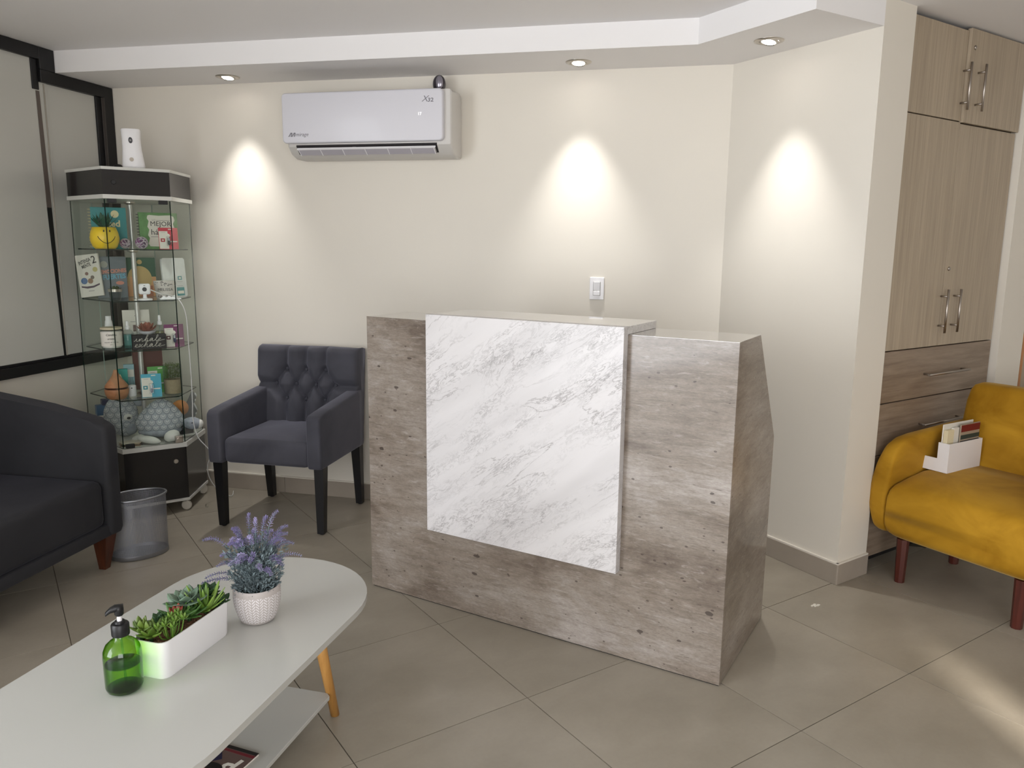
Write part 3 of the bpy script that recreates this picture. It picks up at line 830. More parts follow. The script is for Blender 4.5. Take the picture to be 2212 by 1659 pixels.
obj('armrest', garm(-1), VGREY, gc, smooth=True); obj('armrest', garm(1), VGREY, gc, smooth=True)
def tufted():
    Wd, z0, z1 = 0.30, 0.42, 0.890
    btn = [(-0.126, .765), (-0.012, .765), (0.103, .765), (-0.190, .682), (-0.070, .682), (0.046, .682), (0.163, .682), (-0.128, .600), (-0.012, .600), (0.103, .600)]
    r1, r2, r3 = btn[0:3], btn[3:7], btn[7:10]
    seg = [((b[0], b[1]), (b[0]+0.004, z1+0.03)) for b in r1] + [((b[0], b[1]), (b[0]-0.004, z0)) for b in r3]
    for i in range(3):
        seg += [(r1[i], r2[i]), (r1[i], r2[i+1]), (r3[i], r2[i]), (r3[i], r2[i+1])]
    seg += [(r2[0], (-0.34, .682)), (r2[3], (0.34, .682))]
    def dseg(p, s):
        (ax, az), (bx, bz) = s; dx, dz = bx-ax, bz-az
        t = max(0, min(1, ((p[0]-ax)*dx+(p[1]-az)*dz)/(dx*dx+dz*dz)))
        return math.hypot(p[0]-ax-dx*t, p[1]-az-dz*t)
    b = new(); nx, nz = 96, 76; grid = []
    for j in range(nz+1):
        row = []
        for i in range(nx+1):
            x = -Wd+2*Wd*i/nx; z = z0+(z1-z0)*j/nz
            d = min(dseg((x, z), s) for s in seg); dbn = min(math.hypot(x-q_[0], z-q_[1]) for q_ in btn)
            h = 0.040*min(1, (d/0.042))**0.5 - 0.026*math.exp(-(dbn/0.017)**2)
            ex = min(1, (Wd-abs(x))/0.03); ez = min(1, (z1-z)/0.03)
            rnd = -0.035*(1-math.sqrt(max(0, 1-(1-ex)**2))) - 0.04*(1-math.sqrt(max(0, 1-(1-ez)**2)))
            rec = (z-z0)*0.10
            row.append(b.verts.new((x, -h - rnd + rec, z)))
        grid.append(row)
    for j in range(nz):
        for i in range(nx):
            f = b.faces.new((grid[j][i], grid[j][i+1], grid[j+1][i+1], grid[j+1][i])); f.smooth = True
    # back shell
    back = [[b.verts.new((x, 0.075+rec, z)) for x in (-Wd, Wd)] for z, rec in ((z0, 0), (z1-.01, .047))]
    b.faces.new((back[0][0], back[1][0], back[1][1], back[0][1]))
    b.faces.new([back[0][0]] + [grid[j][0] for j in range(nz+1)] + [back[1][0]])
    b.faces.new([back[1][1]] + [grid[j][nx] for j in range(nz, -1, -1)] + [back[0][1]])
    b.faces.new([back[1][0]] + grid[nz] + [back[1][1]])
    b.faces.new([back[0][1]] + grid[0][::-1] + [back[0][0]])
    return b, btn
tb, btn = tufted()
bo = obj('backrest', tb, VGREY, gc, loc=(0, 0.448, 0), smooth=True)
for x, z in btn:
    obj('button', ellipsoid(0.009, 0.005, 0.009, 0, 0, 0, 10, 6), VGREY, bo, loc=(x, 0.001+(z-0.42)*0.10, z))
obj('back_base', box(-0.295, 0.295, 0.445, 0.525, 0.348, 0.45, 0.012, 2), VGREY, gc, smooth=40)

# ------------------------------------------------------------------ charcoal sofa on the left (local: x forward, y along the front; origin = far front corner)
sf = thing('sofa', 'charcoal grey tub sofa with sloping arms against the left wall', 'sofa', (-1.748, 3.369, 0), R(-11.0))
def sofa_arm(y0, y1):
    prof = []
    top = [(-0.72, 0.79), (-0.58, 0.775), (-0.435, 0.755), (-0.295, 0.735), (-0.155, 0.705), (-0.06, 0.684), (-0.02, 0.672), (0.004, 0.655), (0.012, 0.63)]
    pts = [(-0.72, 0.17), (0.002, 0.17), (0.010, 0.19)] + top[::-1]
    b = prism(pts, -y1, -y0)
    for v in b.verts: v.co = Vector((v.co.x, -v.co.z, v.co.y))
    long_edges = [e for e in b.edges if abs(e.verts[0].co.y-e.verts[1].co.y) < 1e-6]
    bmesh.ops.bevel(b, geom=long_edges, offset=0.022, segments=4, profile=0.5, affect='EDGES')
    return b
obj('armrest', sofa_arm(-0.085, 0.0), VSOFA, sf, smooth=50)
obj('armrest', sofa_arm(-1.60, -1.515), VSOFA, sf, smooth=50)
def sofa_seat():
    b = box(-0.56, -0.006, -1.512, -0.088, 0.215, 0.425, 0.035, 4)
    for v in b.verts:
        if v.co.z > 0.38: v.co.z += 0.012*max(0, 1-((v.co.y+0.8)/0.72)**2)
    return b
obj('seat_cushion', sofa_seat(), VSOFA, sf, smooth=True)
obj('base_frame', box(-0.70, -0.004, -1.595, -0.004, 0.165, 0.218, 0.008, 2), VSOFA, sf, smooth=40)
obj('backrest', box(-0.74, -0.555, -1.52, -0.08, 0.20, 0.80, 0.05, 5), VSOFA, sf, smooth=True)
for x, y in ((-0.055, -0.055), (-0.055, -1.545), (-0.66, -0.055), (-0.66, -1.545)):
    sy = 1 if y > -.5 else -1
    l = loft([[(x-.012+sx*0.016, y+s2*0.016, 0) for sx, s2 in ((-1, -1), (1, -1), (1, 1), (-1, 1))],
              [(x+sx*0.036, y+s2*0.036, 0.166) for sx, s2 in ((-1, -1), (1, -1), (1, 1), (-1, 1))]])
    for f in l.faces: f.smooth = False
    obj('leg', l, WOODSOFA, sf)

# ------------------------------------------------------------------ wire mesh bin (oval)
bn = thing('waste_bin', 'oval silver wire mesh waste bin on the floor beside the sofa', 'bin', (-1.742, 3.497, 0), R(40))
sx, sy = 0.128, 0.088
obj('mesh_wall', lathe([(0.97, 0.02), (1.0, 0.285)], 48, sx, sy, cap=False, uv=True), WIREMESH, bn, smooth=True)
obj('base', lathe([(0.0, 0.004), (0.97, 0.002), (0.985, 0.004), (0.985, 0.022), (0.96, 0.022), (0.95, 0.008), (0.0, 0.010)], 48, sx, sy, cap=False), SILVERM, bn, smooth=40)
obj('rim', tube([(1.01*sx*math.cos(2*PI*i/48), 1.01*sy*math.sin(2*PI*i/48), 0.287) for i in range(49)], 0.0055, 8), SILVERM, bn)

# ------------------------------------------------------------------ coffee table
TA = R(75); TD = Vector((math.cos(TA), math.sin(TA))); TN = Vector((-TD.y, TD.x)); T0 = Vector((-0.467, 2.033)); TZ = 0.40
# local: x along TD, y along TN; origin T0 on the near long edge
ct = thing('coffee_table', 'white oval-ended coffee table with beech legs and lower shelf', 'coffee table', (T0.x, T0.y, 0), TA)
def stadium(x0, x1, w, n=24):
    r = w/2; pts = []
    for i in range(n+1):
        t = -PI/2 + PI*i/n; pts.append((x1-r+r*math.cos(t), r+r*math.sin(t)))
    for i in range(n+1):
        t = PI/2 + PI*i/n; pts.append((x0+r+r*math.cos(t), r+r*math.sin(t)))
    return pts
obj('tabletop', prism(stadium(-0.87, 0.405, 0.628), TZ-0.018, TZ, bev=0.0015, seg=1), WHITE_LAM, ct, smooth=30)
for x, y, tx, ty in ((0.172, 0.123, 0.10, 0.145), (0.172, 0.505, 0.10, 0.483), (-0.64, 0.123, -0.565, 0.145), (-0.64, 0.505, -0.565, 0.483)):
    obj('leg', tube([(x, y, 0), (tx, ty, TZ-0.018)], 0.016, 16, radii=[0.0135, 0.019]), WOODLEG, ct)
def shelf_poly():
    x0, x1, y0, y1, k = -0.60, 0.142, 0.116, 0.52, 0.014
    return [(x0+k, y0), (x1-k, y0), (x1, y0+k), (x1, y1-k), (x1-k, y1), (x0+k, y1), (x0, y1-k), (x0, y0+k)]
obj('lower_shelf', prism(shelf_poly(), 0.078, 0.090, bev=0.001, seg=1), WHITE_LAM, ct)
def tpt(x, y): v = T0 + TD*x + TN*y; return v

# magazine on the lower shelf
mz = tpt(-0.18, 0.162)
mg = thing('magazine', 'magazine with a man in navy suit lying on the coffee table shelf', 'magazine', (mz.x, mz.y, 0.0902), TA+R(174.0))
# local x away from the photographer's right, y towards the camera
MAGBG = mat('magazine_taupe', c(96, 78, 74), 0.4); MAGNAVY = mat('magazine_navy', c(24, 26, 62), 0.4); MAGRED = mat('magazine_maroon', c(104, 30, 40), 0.4)
SKIN = mat('printed_skin', c(150, 108, 88), 0.5)
obj('pages', box(0.0, 0.27, -0.205, 0.0, 0.0, 0.006, 0.0005, 1), PAPER, mg)
obj('cover', box(-0.001, 0.271, -0.206, 0.001, 0.006, 0.0068), MAGBG, mg)
def flat(name, pts, z, m): return obj(name, prism(pts, z, z+0.0004), m, mg)
flat('spine_band', [(0.0, -0.205), (0.011, -0.205), (0.011, 0.0), (0.0, 0.0)], 0.0068, BLACKP)
flat('headline_band', [(0.014, -0.10), (0.022, -0.10), (0.024, 0.0), (0.014, 0.0)], 0.0068, MAGRED)
flat('suit_picture', [(0.025, -0.205), (0.025, -0.10), (0.055, -0.075), (0.085, -0.11), (0.13, -0.205)], 0.0068, MAGNAVY)
flat('shirt_picture', [(0.062, -0.16), (0.072, -0.115), (0.105, -0.09), (0.12, -0.10), (0.10, -0.16)], 0.0072, PAPER)
flat('face_picture', [(0.115+0.036*math.cos(t*PI/10), -0.075+0.028*math.sin(t*PI/10)) for t in range(20)], 0.0076, SKIN)
flat('hair_picture', [(0.088+0.014*math.cos(t*PI/10), -0.077+0.03*math.sin(t*PI/10)) for t in range(20)], 0.0078, BLACKP)
text('title_lettering', 'P', 0.075, PAPER, mg, (0.062, -0.034, 0.0072), rot=(0, 0, R(-100)), bold=0.002)

# soap bottle
bt = thing('soap_bottle', 'green glass pump soap bottle half full on the coffee table', 'bottle', (-0.912, 1.708, TZ), R(0))
def bottle_prof(s=1.0): return [(0.0, 0.002), (0.030, 0.0), (0.039, 0.006), (0.042, 0.016), (0.0425, 0.090), (0.041, 0.104), (0.035, 0.117), (0.024, 0.127), (0.0165, 0.132), (0.0155, 0.146)]
obj('glass_body', lathe(bottle_prof(), 40, cap=False), GREENGLASS, bt, smooth=True)
obj('liquid', lathe([(0.0, 0.005), (0.028, 0.004), (0.037, 0.009), (0.0395, 0.018), (0.0395, 0.067), (0.0, 0.067)], 36, cap=False), GREENLIQ, bt, smooth=40)
obj('liquid_surface', lathe([(0.0, 0.0682), (0.0398, 0.0690), (0.0398, 0.0700), (0.0, 0.0692)], 36, cap=False), clear_material('liquid_meniscus', (0.55, 0.78, 0.36, 1), 0.4, 0.05, (0.10, 0.26, 0.08, 1)), bt, smooth=True)
obj('thick_base', lathe([(0.0, 0.004), (0.034, 0.003), (0.0395, 0.010), (0.034, 0.011), (0.0, 0.009)], 36, cap=False), clear_material('dark_green_base', (0.45, 0.70, 0.30, 1), 0.6, 0.05, (0.15, 0.35, 0.12, 1)), bt, smooth=True)
pm = obj('pump_collar', lathe([(0.0, 0.140), (0.0195, 0.140), (0.020, 0.143), (0.020, 0.166), (0.018, 0.169), (0.012, 0.170), (0.011, 0.175), (0.0, 0.175)], 32, cap=False), BLACKP, bt, smooth=40)
obj('pump_stem', lathe([(0.0055, 0.170), (0.0055, 0.190)], 14), WHITE, bt, smooth=40)
def pump_head():
    b = lathe([(0.008, 0.188), (0.010, 0.192), (0.0105, 0.204), (0.0095, 0.212), (0.0, 0.214)], 20)
    loft([[(-0.002*0+x, yy, zz) for yy, zz in superellipse(0, z, w, h, 14, 0.7)] for x, z, w, h in ((0.010, 0.206, 0.009, 0.008), (-0.008, 0.207, 0.010, 0.0075), (-0.018, 0.204, 0.008, 0.006), (-0.026, 0.198, 0.006, 0.005), (-0.029, 0.195, 0.0045, 0.004))], bm=b)
    return b
obj('pump_head', pump_head(), BLACKP, bt, rot=(0, 0, R(28)), smooth=True)
obj('dip_tube', tube([(0.0, 0.0, 0.14), (0.004, 0.0, 0.012)], 0.0028, 8), clear_material('dip_tube_plastic', (0.7, 0.9, 0.6, 1), 0.4, 0.1), bt)

# planter box with succulents (local: x along planter, y across)
PA = R(74); PD = Vector((math.cos(PA), math.sin(PA))); PN = Vector((-PD.y, PD.x)); PO = Vector((-0.828, 1.740))
pl = thing('planter_box', 'long white planter box filled with gravel on the coffee table', 'planter', (PO.x, PO.y, TZ), PA)
PL, PW, PH = 0.262, 0.098, 0.097
def planter():
    def ring(z, e, r=0.022):
        x0, x1, y0, y1 = -e, PL+e, -e, PW+e; out = []
        for cx, cy, a0 in ((x1-r, y0+r, -90), (x1-r, y1-r, 0), (x0+r, y1-r, 90), (x0+r, y0+r, 180)):
            for k in range(6): t = R(a0+18*k); out.append((cx+r*math.cos(t), cy+r*math.sin(t), z))
        return out
    return loft([ring(0.0, -0.006), ring(0.004, -0.004), ring(PH, 0.0), ring(PH, -0.003), ring(0.066, -0.005), ring(0.065, -0.012)])
obj('box', planter(), WHITE, pl, smooth=35)
GRAV = mat('gravel_mat', c(126, 92, 70), 0.9, noise=((160, 160, 160), 0.6, 2))
def gravel():
    b = new(); rnd = random.Random(3)
    prism([(0.010, 0.022), (0.022, 0.010), (PL-0.022, 0.010), (PL-0.010, 0.022), (PL-0.010, PW-0.022), (PL-0.022, PW-0.010), (0.022, PW-0.010), (0.010, PW-0.022)], 0.069, 0.080, b)
    for i in range(420):
        r = rnd.uniform(0.002, 0.0042); x, y = rnd.uniform(0.010, PL-0.010), rnd.uniform(0.010, PW-0.010)
        if min(x, PL-x)+min(y, PW-y) < 0.032: continue
        k = new(); bmesh.ops.create_icosphere(k, subdivisions=1, radius=r)
        for v in k.verts: v.co = Vector((x+v.co.x*rnd.uniform(.8, 1.3), y+v.co.y, 0.080+v.co.z*0.7))
        join(b, k)
    return b
obj('gravel', gravel(), GRAV, pl, kind='stuff')

def leaf_mesh(name, L, Wd, th, m, curl=0.25, tip=1.0, n=7, fat=0.5):
    """leaf along +x, curling up"""
    secs = []
    for i in range(n+1):
        t = i/n
        w = Wd*(math.sin(PI*min(1, t**0.8*0.94+0.06))**0.75 if tip < 1.5 else (1-t)**0.75*(0.8+0.6*t)) + 0.0004
        h = th*(1-t*0.8)
        x = L*t; z = curl*L*t*t
        secs.append([(x, w*math.cos(2*PI*k/6)/1.0, z+h*math.sin(2*PI*k/6)) for k in range(6)])
    me = mesh(loft(secs), name, True); me.materials.append(m); return me
def leaf_mat(name, a, b_, rough=0.45, scale=30):
    m = bpy.data.materials.new(name); m.use_nodes = True; nt = m.node_tree; bs = nt.nodes['Principled BSDF']
    oi = N(nt, 'ShaderNodeObjectInfo'); tc = N(nt, 'ShaderNodeTexCoord')
    n = noise_out(nt, tc.outputs['Object'], (scale, scale, scale), 3)
    v = math_(nt, 'ADD', math_(nt, 'MULTIPLY', oi.outputs['Random'], 0.5), math_(nt, 'MULTIPLY', n, 0.5))
    nt.links.new(ramp(nt, v, [(0.2, a), (0.8, b_)]), bs.inputs['Base Color'])
    bs.inputs['Roughness'].default_value = rough; bs.inputs['Subsurface Weight'].default_value = 0.0
    return m
LF1 = leaf_mat('leaf_olive', c(70, 92, 30), c(108, 130, 52)); LF2 = leaf_mat('leaf_dark', c(30, 58, 30), c(54, 90, 46))
LF3 = leaf_mat('leaf_greygreen', c(90, 112, 94), c(122, 144, 122)); LF4 = leaf_mat('leaf_bright', c(82, 118, 40), c(124, 154, 66))
LF5 = leaf_mat('leaf_red', c(120, 44, 34), c(160, 74, 50)); LF6 = leaf_mat('leaf_mid', c(58, 96, 44), c(88, 128, 60))
def planter_pt(x, y, z=0.077): v = PO + PD*x + PN*y; return (v.x, v.y, TZ+z)
def rosette(label, x, y, z, rings, me, name='succulent', stalk=None, seed=1, cat='succulent'):
    """rings: (count, elevation deg, scale, radius offset)"""
    rnd = random.Random(seed)
    t = thing(name, label, cat, planter_pt(x, y), PA + rnd.uniform(0, 1), 'artificial succulents in the planter box')
    if z > 0.004: obj('stem', tube([(0, 0, -0.002), (0, 0, z)], 0.005, 8), LF2, t)
    k = 0
    for cnt, el, sc, off in rings:
        for i in range(cnt):
            a = 2*PI*(i+0.5*(k % 2))/cnt + rnd.uniform(-.12, .12)
            mm = me[k % len(me)] if isinstance(me, list) else me
            o = bpy.data.objects.new('leaf', mm); COL.objects.link(o); o.parent = t
            o.rotation_euler = (0, -R(el+rnd.uniform(-6, 6)), a); s = 1.32*sc*rnd.uniform(.9, 1.1); o.scale = (s, s, s)
            o.location = (off*math.cos(a), off*math.sin(a), z)
        k += 1
    return t
jade = leaf_mesh('leaf', 0.027, 0.0072, 0.005, LF1, 0.25)
roundl = leaf_mesh('leaf', 0.026, 0.0115, 0.0026, LF2, 0.2)
greyl = leaf_mesh('leaf', 0.036, 0.0155, 0.0030, LF3, 0.22)
aloe = leaf_mesh('leaf', 0.056, 0.0085, 0.0036, LF4, 0.12, tip=2)
redl = leaf_mesh('leaf', 0.026, 0.0085, 0.003, LF5, 0.2); midl = leaf_mesh('leaf', 0.036, 0.0100, 0.003, LF6, 0.15, tip=2)
rosette('olive jade succulent at the soap bottle end of the planter', 0.030, 0.062, 0.020, [(7, 8, 1.0, .002), (7, 35, 1.1, .002), (6, 62, 1.1, .001), (3, 82, 0.9, 0)], jade, seed=2)
rosette('small olive jade sprig in the near left corner of the planter', 0.022, 0.082, 0.034, [(6, 20, .9, .002), (5, 58, 1.0, .001)], jade, seed=12)
rosette('deep green round leaf succulent behind the umbel sprigs', 0.080, 0.074, 0.026, [(7, 10, 1.0, .003), (6, 38, .9, .002), (4, 68, .7, 0)], roundl, seed=3)
rosette('pointed green succulent with a rust red heart mid planter', 0.118, 0.060, 0.026, [(9, 8, 1.1, .004), (8, 30, .9, .003), (8, 52, .9, .001), (5, 75, .7, 0)], [midl, midl, redl, redl], seed=4)
rosette('pointed dark green succulent beside the rust hearted one', 0.150, 0.046, 0.016, [(8, 12, 1.1, .003), (7, 36, 1.0, .002), (4, 65, .8, 0)], midl, seed=5)
rosette('grey green broad leaf rosette on the far side of the planter', 0.172, 0.074, 0.040, [(7, 4, 1.1, .004), (7, 26, .95, .003), (5, 50, .7, .001), (3, 74, .5, 0)], greyl, seed=6)
rosette('yellow green spiky aloe near the front edge of the planter', 0.198, 0.034, 0.010, [(7, 24, .9, .003), (7, 46, 1.05, .002), (4, 70, .95, 0)], aloe, seed=7)
rosette('dark round leaf succulent at the lavender end of the planter', 0.236, 0.058, 0.036, [(8, 6, 1.15, .003), (7, 32, 1.0, .002), (5, 60, .8, 0)], roundl, seed=8)
rosette('low dark leaf cluster below the lavender end rosette', 0.242, 0.028, 0.014, [(7, 10, 1.0, .003), (6, 40, .9, .001)], roundl, seed=9)
# umbel sprigs
def umbels():
    t = thing('succulent', 'light green sprigs with star tops at the front of the planter', 'succulent', planter_pt(0.062, 0.030), PA, 'artificial succulents in the planter box')
    rnd = random.Random(5); star = leaf_mesh('leaflet', 0.015, 0.0048, 0.002, LF4, 0.3, n=4)
    for i in range(12):
        a = 2*PI*i*0.382; r = 0.010+0.0024*i; h = rnd.uniform(0.032, 0.050)
        tip = Vector((r*math.cos(a)*1.25, r*math.sin(a)*0.8, h))
        s = obj('sprig', tube(smooth_path([(0, 0, 0), (tip.x*.7, tip.y*.7, h*0.25), tip], 4), 0.0018, 6), LF4, t)
        for j in range(8):
            o = bpy.data.objects.new('leaflet', star); COL.objects.link(o); o.parent = s
            o.location = tip; o.rotation_euler = (0, -R(15 if j % 2 else 48), 2*PI*j/8)
umbels()

# potted lavender
pot = thing('potted_lavender', 'artificial lavender in a white chevron pot on the coffee table', 'potted plant', (-0.711, 2.068, TZ), 0)
pot.scale = (1.06, 1.06, 1.06)
def chevron():
    m = bpy.data.materials.new('chevron_ceramic'); m.use_nodes = True; nt = m.node_tree; b = nt.nodes['Principled BSDF']
    uv = N(nt, 'ShaderNodeUVMap'); sp = N(nt, 'ShaderNodeSeparateXYZ'); nt.links.new(uv.outputs[0], sp.inputs[0])
    a = math_(nt, 'ABSOLUTE', math_(nt, 'SUBTRACT', math_(nt, 'FRACT', math_(nt, 'MULTIPLY', sp.outputs[0], 19)), 0.5))
    vv = math_(nt, 'FRACT', math_(nt, 'SUBTRACT', math_(nt, 'MULTIPLY', sp.outputs[1], 125), math_(nt, 'MULTIPLY', a, 2.6)))
    stripe = math_(nt, 'GREATER_THAN', vv, 0.48)
    mid = math_(nt, 'GREATER_THAN', a, 0.055); edge = math_(nt, 'LESS_THAN', a, 0.46)
    inb = math_(nt, 'MULTIPLY', math_(nt, 'GREATER_THAN', sp.outputs[1], 0.010), math_(nt, 'LESS_THAN', sp.outputs[1], 0.083))
    f = math_(nt, 'MULTIPLY', math_(nt, 'MULTIPLY', stripe, mid), math_(nt, 'MULTIPLY', edge, inb))
    nt.links.new(mixc(nt, f, c(184, 176, 173), c(226, 222, 224)), b.inputs['Base Color'])
    bp = N(nt, 'ShaderNodeBump'); bp.inputs['Strength'].default_value = 0.5; bp.inputs['Distance'].default_value = 0.0015
    nt.links.new(f, bp.inputs['Height']); nt.links.new(bp.outputs[0], b.inputs['Normal'])
    b.inputs['Roughness'].default_value = 0.55
    return m
obj('pot', lathe([(0.0, 0.0), (0.036, 0.0), (0.044, 0.005), (0.052, 0.022), (0.059, 0.048), (0.0615, 0.072), (0.0605, 0.092), (0.059, 0.098), (0.057, 0.099), (0.056, 0.095), (0.056, 0.075), (0.0, 0.075)], 48, cap=False, uv=True), chevron(), pot, smooth=50)
SOIL = mat('moss_filler', c(52, 60, 52), 0.9, noise=((120, 120, 120), 0.4, 2))
obj('filler', lathe([(0.0, 0.082), (0.0555, 0.080), (0.0555, 0.074)], 24, cap=False), SOIL, pot)
LAVL = mat('lavender_leaf', c(108, 122, 126), 0.7, noise=((40, 40, 40), 0.3, 2)); LAVF = mat('lavender_bloom', c(140, 132, 172), 0.75, noise=((60, 60, 60), 0.3, 2))
LAVP = mat('lavender_bloom_pale', c(162, 154, 190), 0.75, noise=((60, 60, 60), 0.25, 2))
def leafquad(b, p, d, side, L, Wd):
    d = d.normalized(); side = side.normalized()
    a = b.verts.new(p); l = b.verts.new(p+d*L*0.5+side*Wd); r = b.verts.new(p+d*L*0.5-side*Wd); t = b.verts.new(p+d*L)
    n = d.cross(side)*Wd*0.5; m_ = b.verts.new(p+d*L*0.5+n)
    for f in ((a, l, m_), (l, t, m_), (t, r, m_), (r, a, m_)): b.faces.new(f)
def lavender():
    rnd = random.Random(11)
    fol = new(); stems = new()
    # (azimuth deg, outward reach, height, flower part length)
    S = [(172, .150, .125, .40), (160, .125, .070, .4), (150, .085, .150, .35), (128, .055, .190, .45), (100, .045, .175, .4), (18, .062, .208, .40), (58, .040, .185, .4),
         (30, .075, .120, .4), (12, .105, .118, .42), (5, .120, .085, .40), (-5, .070, .135, .35), (-15, .085, .075, .4), (195, .120, .040, .4), (205, .095, .075, .4), (225, .075, .085, .4), (250, .062, .105, .38), (272, .045, .090, .4),
         (295, .062, .070, .4), (318, .072, .060, .4), (340, .082, .090, .4), (140, .060, .115, .4), (90, .030, .125, .4), (45, .050, .105, .4), (180, .070, .120, .4), (215, .050, .135, .38), (265, .025, .155, .42), (110, .075, .130, .4), (20, .050, .155, .4), (186, .14, .015, .4)]
    for k in range(16): S.append((rnd.uniform(0, 360), rnd.uniform(.035, .085), rnd.uniform(.07, .17), .5))
    for az, reach, h, fl_ in S:
        a = R(az); dirv = Vector((math.cos(a), math.sin(a), 0)); base = dirv*rnd.uniform(0.008, 0.03) + Vector((0, 0, 0.082))
        tip = dirv*reach + Vector((rnd.uniform(-.008, .008), rnd.uniform(-.008, .008), 0.088+h))
        c1 = base + Vector((0, 0, 0.03+h*0.62)) + dirv*reach*0.12; c2 = base*.3 + dirv*reach*0.62 + Vector((0, 0, 0.088+h*(0.86 if h > .14 else 1.02)))
        path = []
        for k in range(25):
            t = k/24; path.append(base*(1-t)**3 + c1*3*t*(1-t)**2 + c2*3*t*t*(1-t) + tip*t**3)
        tube(path, 0.0011, 5, stems)
        n = len(path); bl = new()
        for i in range(n-1):
            p0, p1 = path[i], path[i+1]; d = (p1-p0).normalized()
            sa = d.cross(Vector((0, 0, 1))); sa = sa.normalized() if sa.length > 1e-3 else Vector((1, 0, 0)); sb = d.cross(sa)
            t = i/(n-1); fl_ = max(fl_, 0.46); flower = t > 1-fl_
            for q_ in range(1):
                p = p0.lerp(p1, 0.0)
                cnt = 4 if not flower else 5
                for k in range(cnt):
                    an = 2*PI*k/cnt + i*0.9 + q_*0.5; s = (sa*math.cos(an)+sb*math.sin(an))
                    if flower:
                        taper = 1.0-0.45*((t-(1-fl_))/fl_)
                        leafquad(bl, p, s*0.9+d*0.5, d.cross(s), 0.0115*taper*rnd.uniform(.75, 1.15), 0.0019)
                    elif t > 0.10:
                        leafquad(fol, p, s*0.9+d*0.7, d.cross(s), rnd.uniform(0.009, 0.014), 0.0022)
        obj('flower_spike', bl, LAVF if rnd.random() < .6 else LAVP, pot)
    # bushy filler foliage
    for i in range(1500):
        a = rnd.uniform(0, 2*PI); z = 0.086+rnd.random()**1.5*0.115; r = (0.052+0.25*(z-0.086))*math.sqrt(rnd.random())
        p = Vector((r*math.cos(a), r*math.sin(a), z)); d = Vector((math.cos(a)*.7+rnd.uniform(-.5, .5), math.sin(a)*.7+rnd.uniform(-.5, .5), rnd.uniform(0.1, 1)))
        leafquad(fol, p, d, d.cross(Vector((rnd.uniform(-1, 1), rnd.uniform(-1, 1), .3))), rnd.uniform(.010, .018), 0.0025)
    obj('stems', stems, LAVL, pot); obj('foliage', fol, LAVL, pot, kind='stuff')
lavender()

# ------------------------------------------------------------------ hexagonal glass display cabinet
HC = Vector((-2.04, 4.257)); HR = 0.315; AP = HR*math.cos(PI/6)
cab = thing('display_cabinet', 'hexagonal glass display cabinet on castors in the left corner', 'cabinet', (HC.x, HC.y, 0), T_ANG)
def hpts(r):
    p = [Vector((r*math.cos(PI/3*k), r*math.sin(PI/3*k))) for k in range(6)]
    p[3] = p[3] + Vector((0.034, 0.105))*(r/HR)      # the corner next to the window is pulled in
    return p
def hexa(r, z0, z1, bev=0): return prism(hpts(r), z0, z1, bev=bev)
EDGEW = mat('cabinet_white', c(206, 206, 200), 0.35)
obj('bottom_board', hexa(HR, 0.060, 0.074), EDGEW, cab)
obj('base_drum', hexa(HR-0.006, 0.074, 0.360), BLACKLAM, cab)
obj('deck_board', hexa(HR+0.001, 0.360, 0.384), EDGEW, cab)
obj('canopy_board', hexa(HR+0.001, 1.658, 1.678), EDGEW, cab)
obj('canopy_drum', hexa(HR-0.006, 1.678, 1.798), BLACKLAM, cab)
obj('top_board', hexa(HR, 1.798, 1.812), EDGEW, cab)
EDGE_PALE = mat('glass_edge_pale', c(150, 168, 160), 0.2)
def glass_panel(k):
    p = hpts(HR-0.014); a, b2 = p[(k+4) % 6], p[(k+5) % 6]; m_ = (a+b2)/2; d_ = b2-a; L = d_.length-0.004
    b = new(); box(-L/2, L/2, -0.0025, 0.0025, 0.386, 1.656, bm=b)
    for f in b.faces: f.material_index = 0 if f.calc_center_median().y**2 > 5e-6 else 1
    return obj('glass_panel', b, [GLASS, GLASS_EDGE if k in (0, 1, 5) else EDGE_PALE], cab, loc=(m_.x, m_.y, 0), rot=(0, 0, math.atan2(d_.y, d_.x)))
panels = [glass_panel(k) for k in range(6)]
for z in (1.409, 1.147, 0.890, 0.633):
    b = hexa(HR-0.035, z-0.003, z+0.003)
    for f in b.faces: f.material_index = 0 if len(f.verts) == 6 else 1
    obj('glass_shelf', b, [GLASS, GLASS_EDGE], cab)
POLE = mat('pole_aluminium', c(196, 194, 190), 0.4, metal=0.6)
zs = [0.384, 0.630, 0.887, 1.144, 1.406, 1.658]
for z0, z1 in zip(zs, zs[1:]): obj('pole', lathe([(0.0125, z0+0.004), (0.0125, z1-0.004)], 20), POLE, cab, smooth=40)
for z in (0.633, 0.890, 1.147, 1.409): obj('shelf_collar', lathe([(0.013, z-0.016), (0.030, z-0.010), (0.030, z-0.0032), (0.0, z-0.0032)], 24, cap=False), CHROME, cab, smooth=40)
obj('shelf_collar', lathe([(0.028, 1.657), (0.028, 1.65), (0.013, 1.642)], 24, cap=False), CHROME, cab, smooth=40)
for x, z in ((-0.118, 0.397), (-0.118, 1.648), (0.118, 1.648)):
    obj('hinge', box(x-0.021, x+0.021, -AP+0.003, -AP+0.024, z-0.010, z+0.010, 0.001, 1), BLACKP, cab)
lk = obj('glass_lock', box(0.100, 0.140, -AP-0.006, -AP+0.014, 0.386, 0.425, 0.004, 2), CHROME, cab)
obj('lock_cylinder', lathe([(0.0, 0.008), (0.010, 0.008), (0.011, 0.0)], 18), CHROME, lk, loc=(0.120, -AP-0.006, 0.406), rot=(R(90), 0, 0), smooth=40)
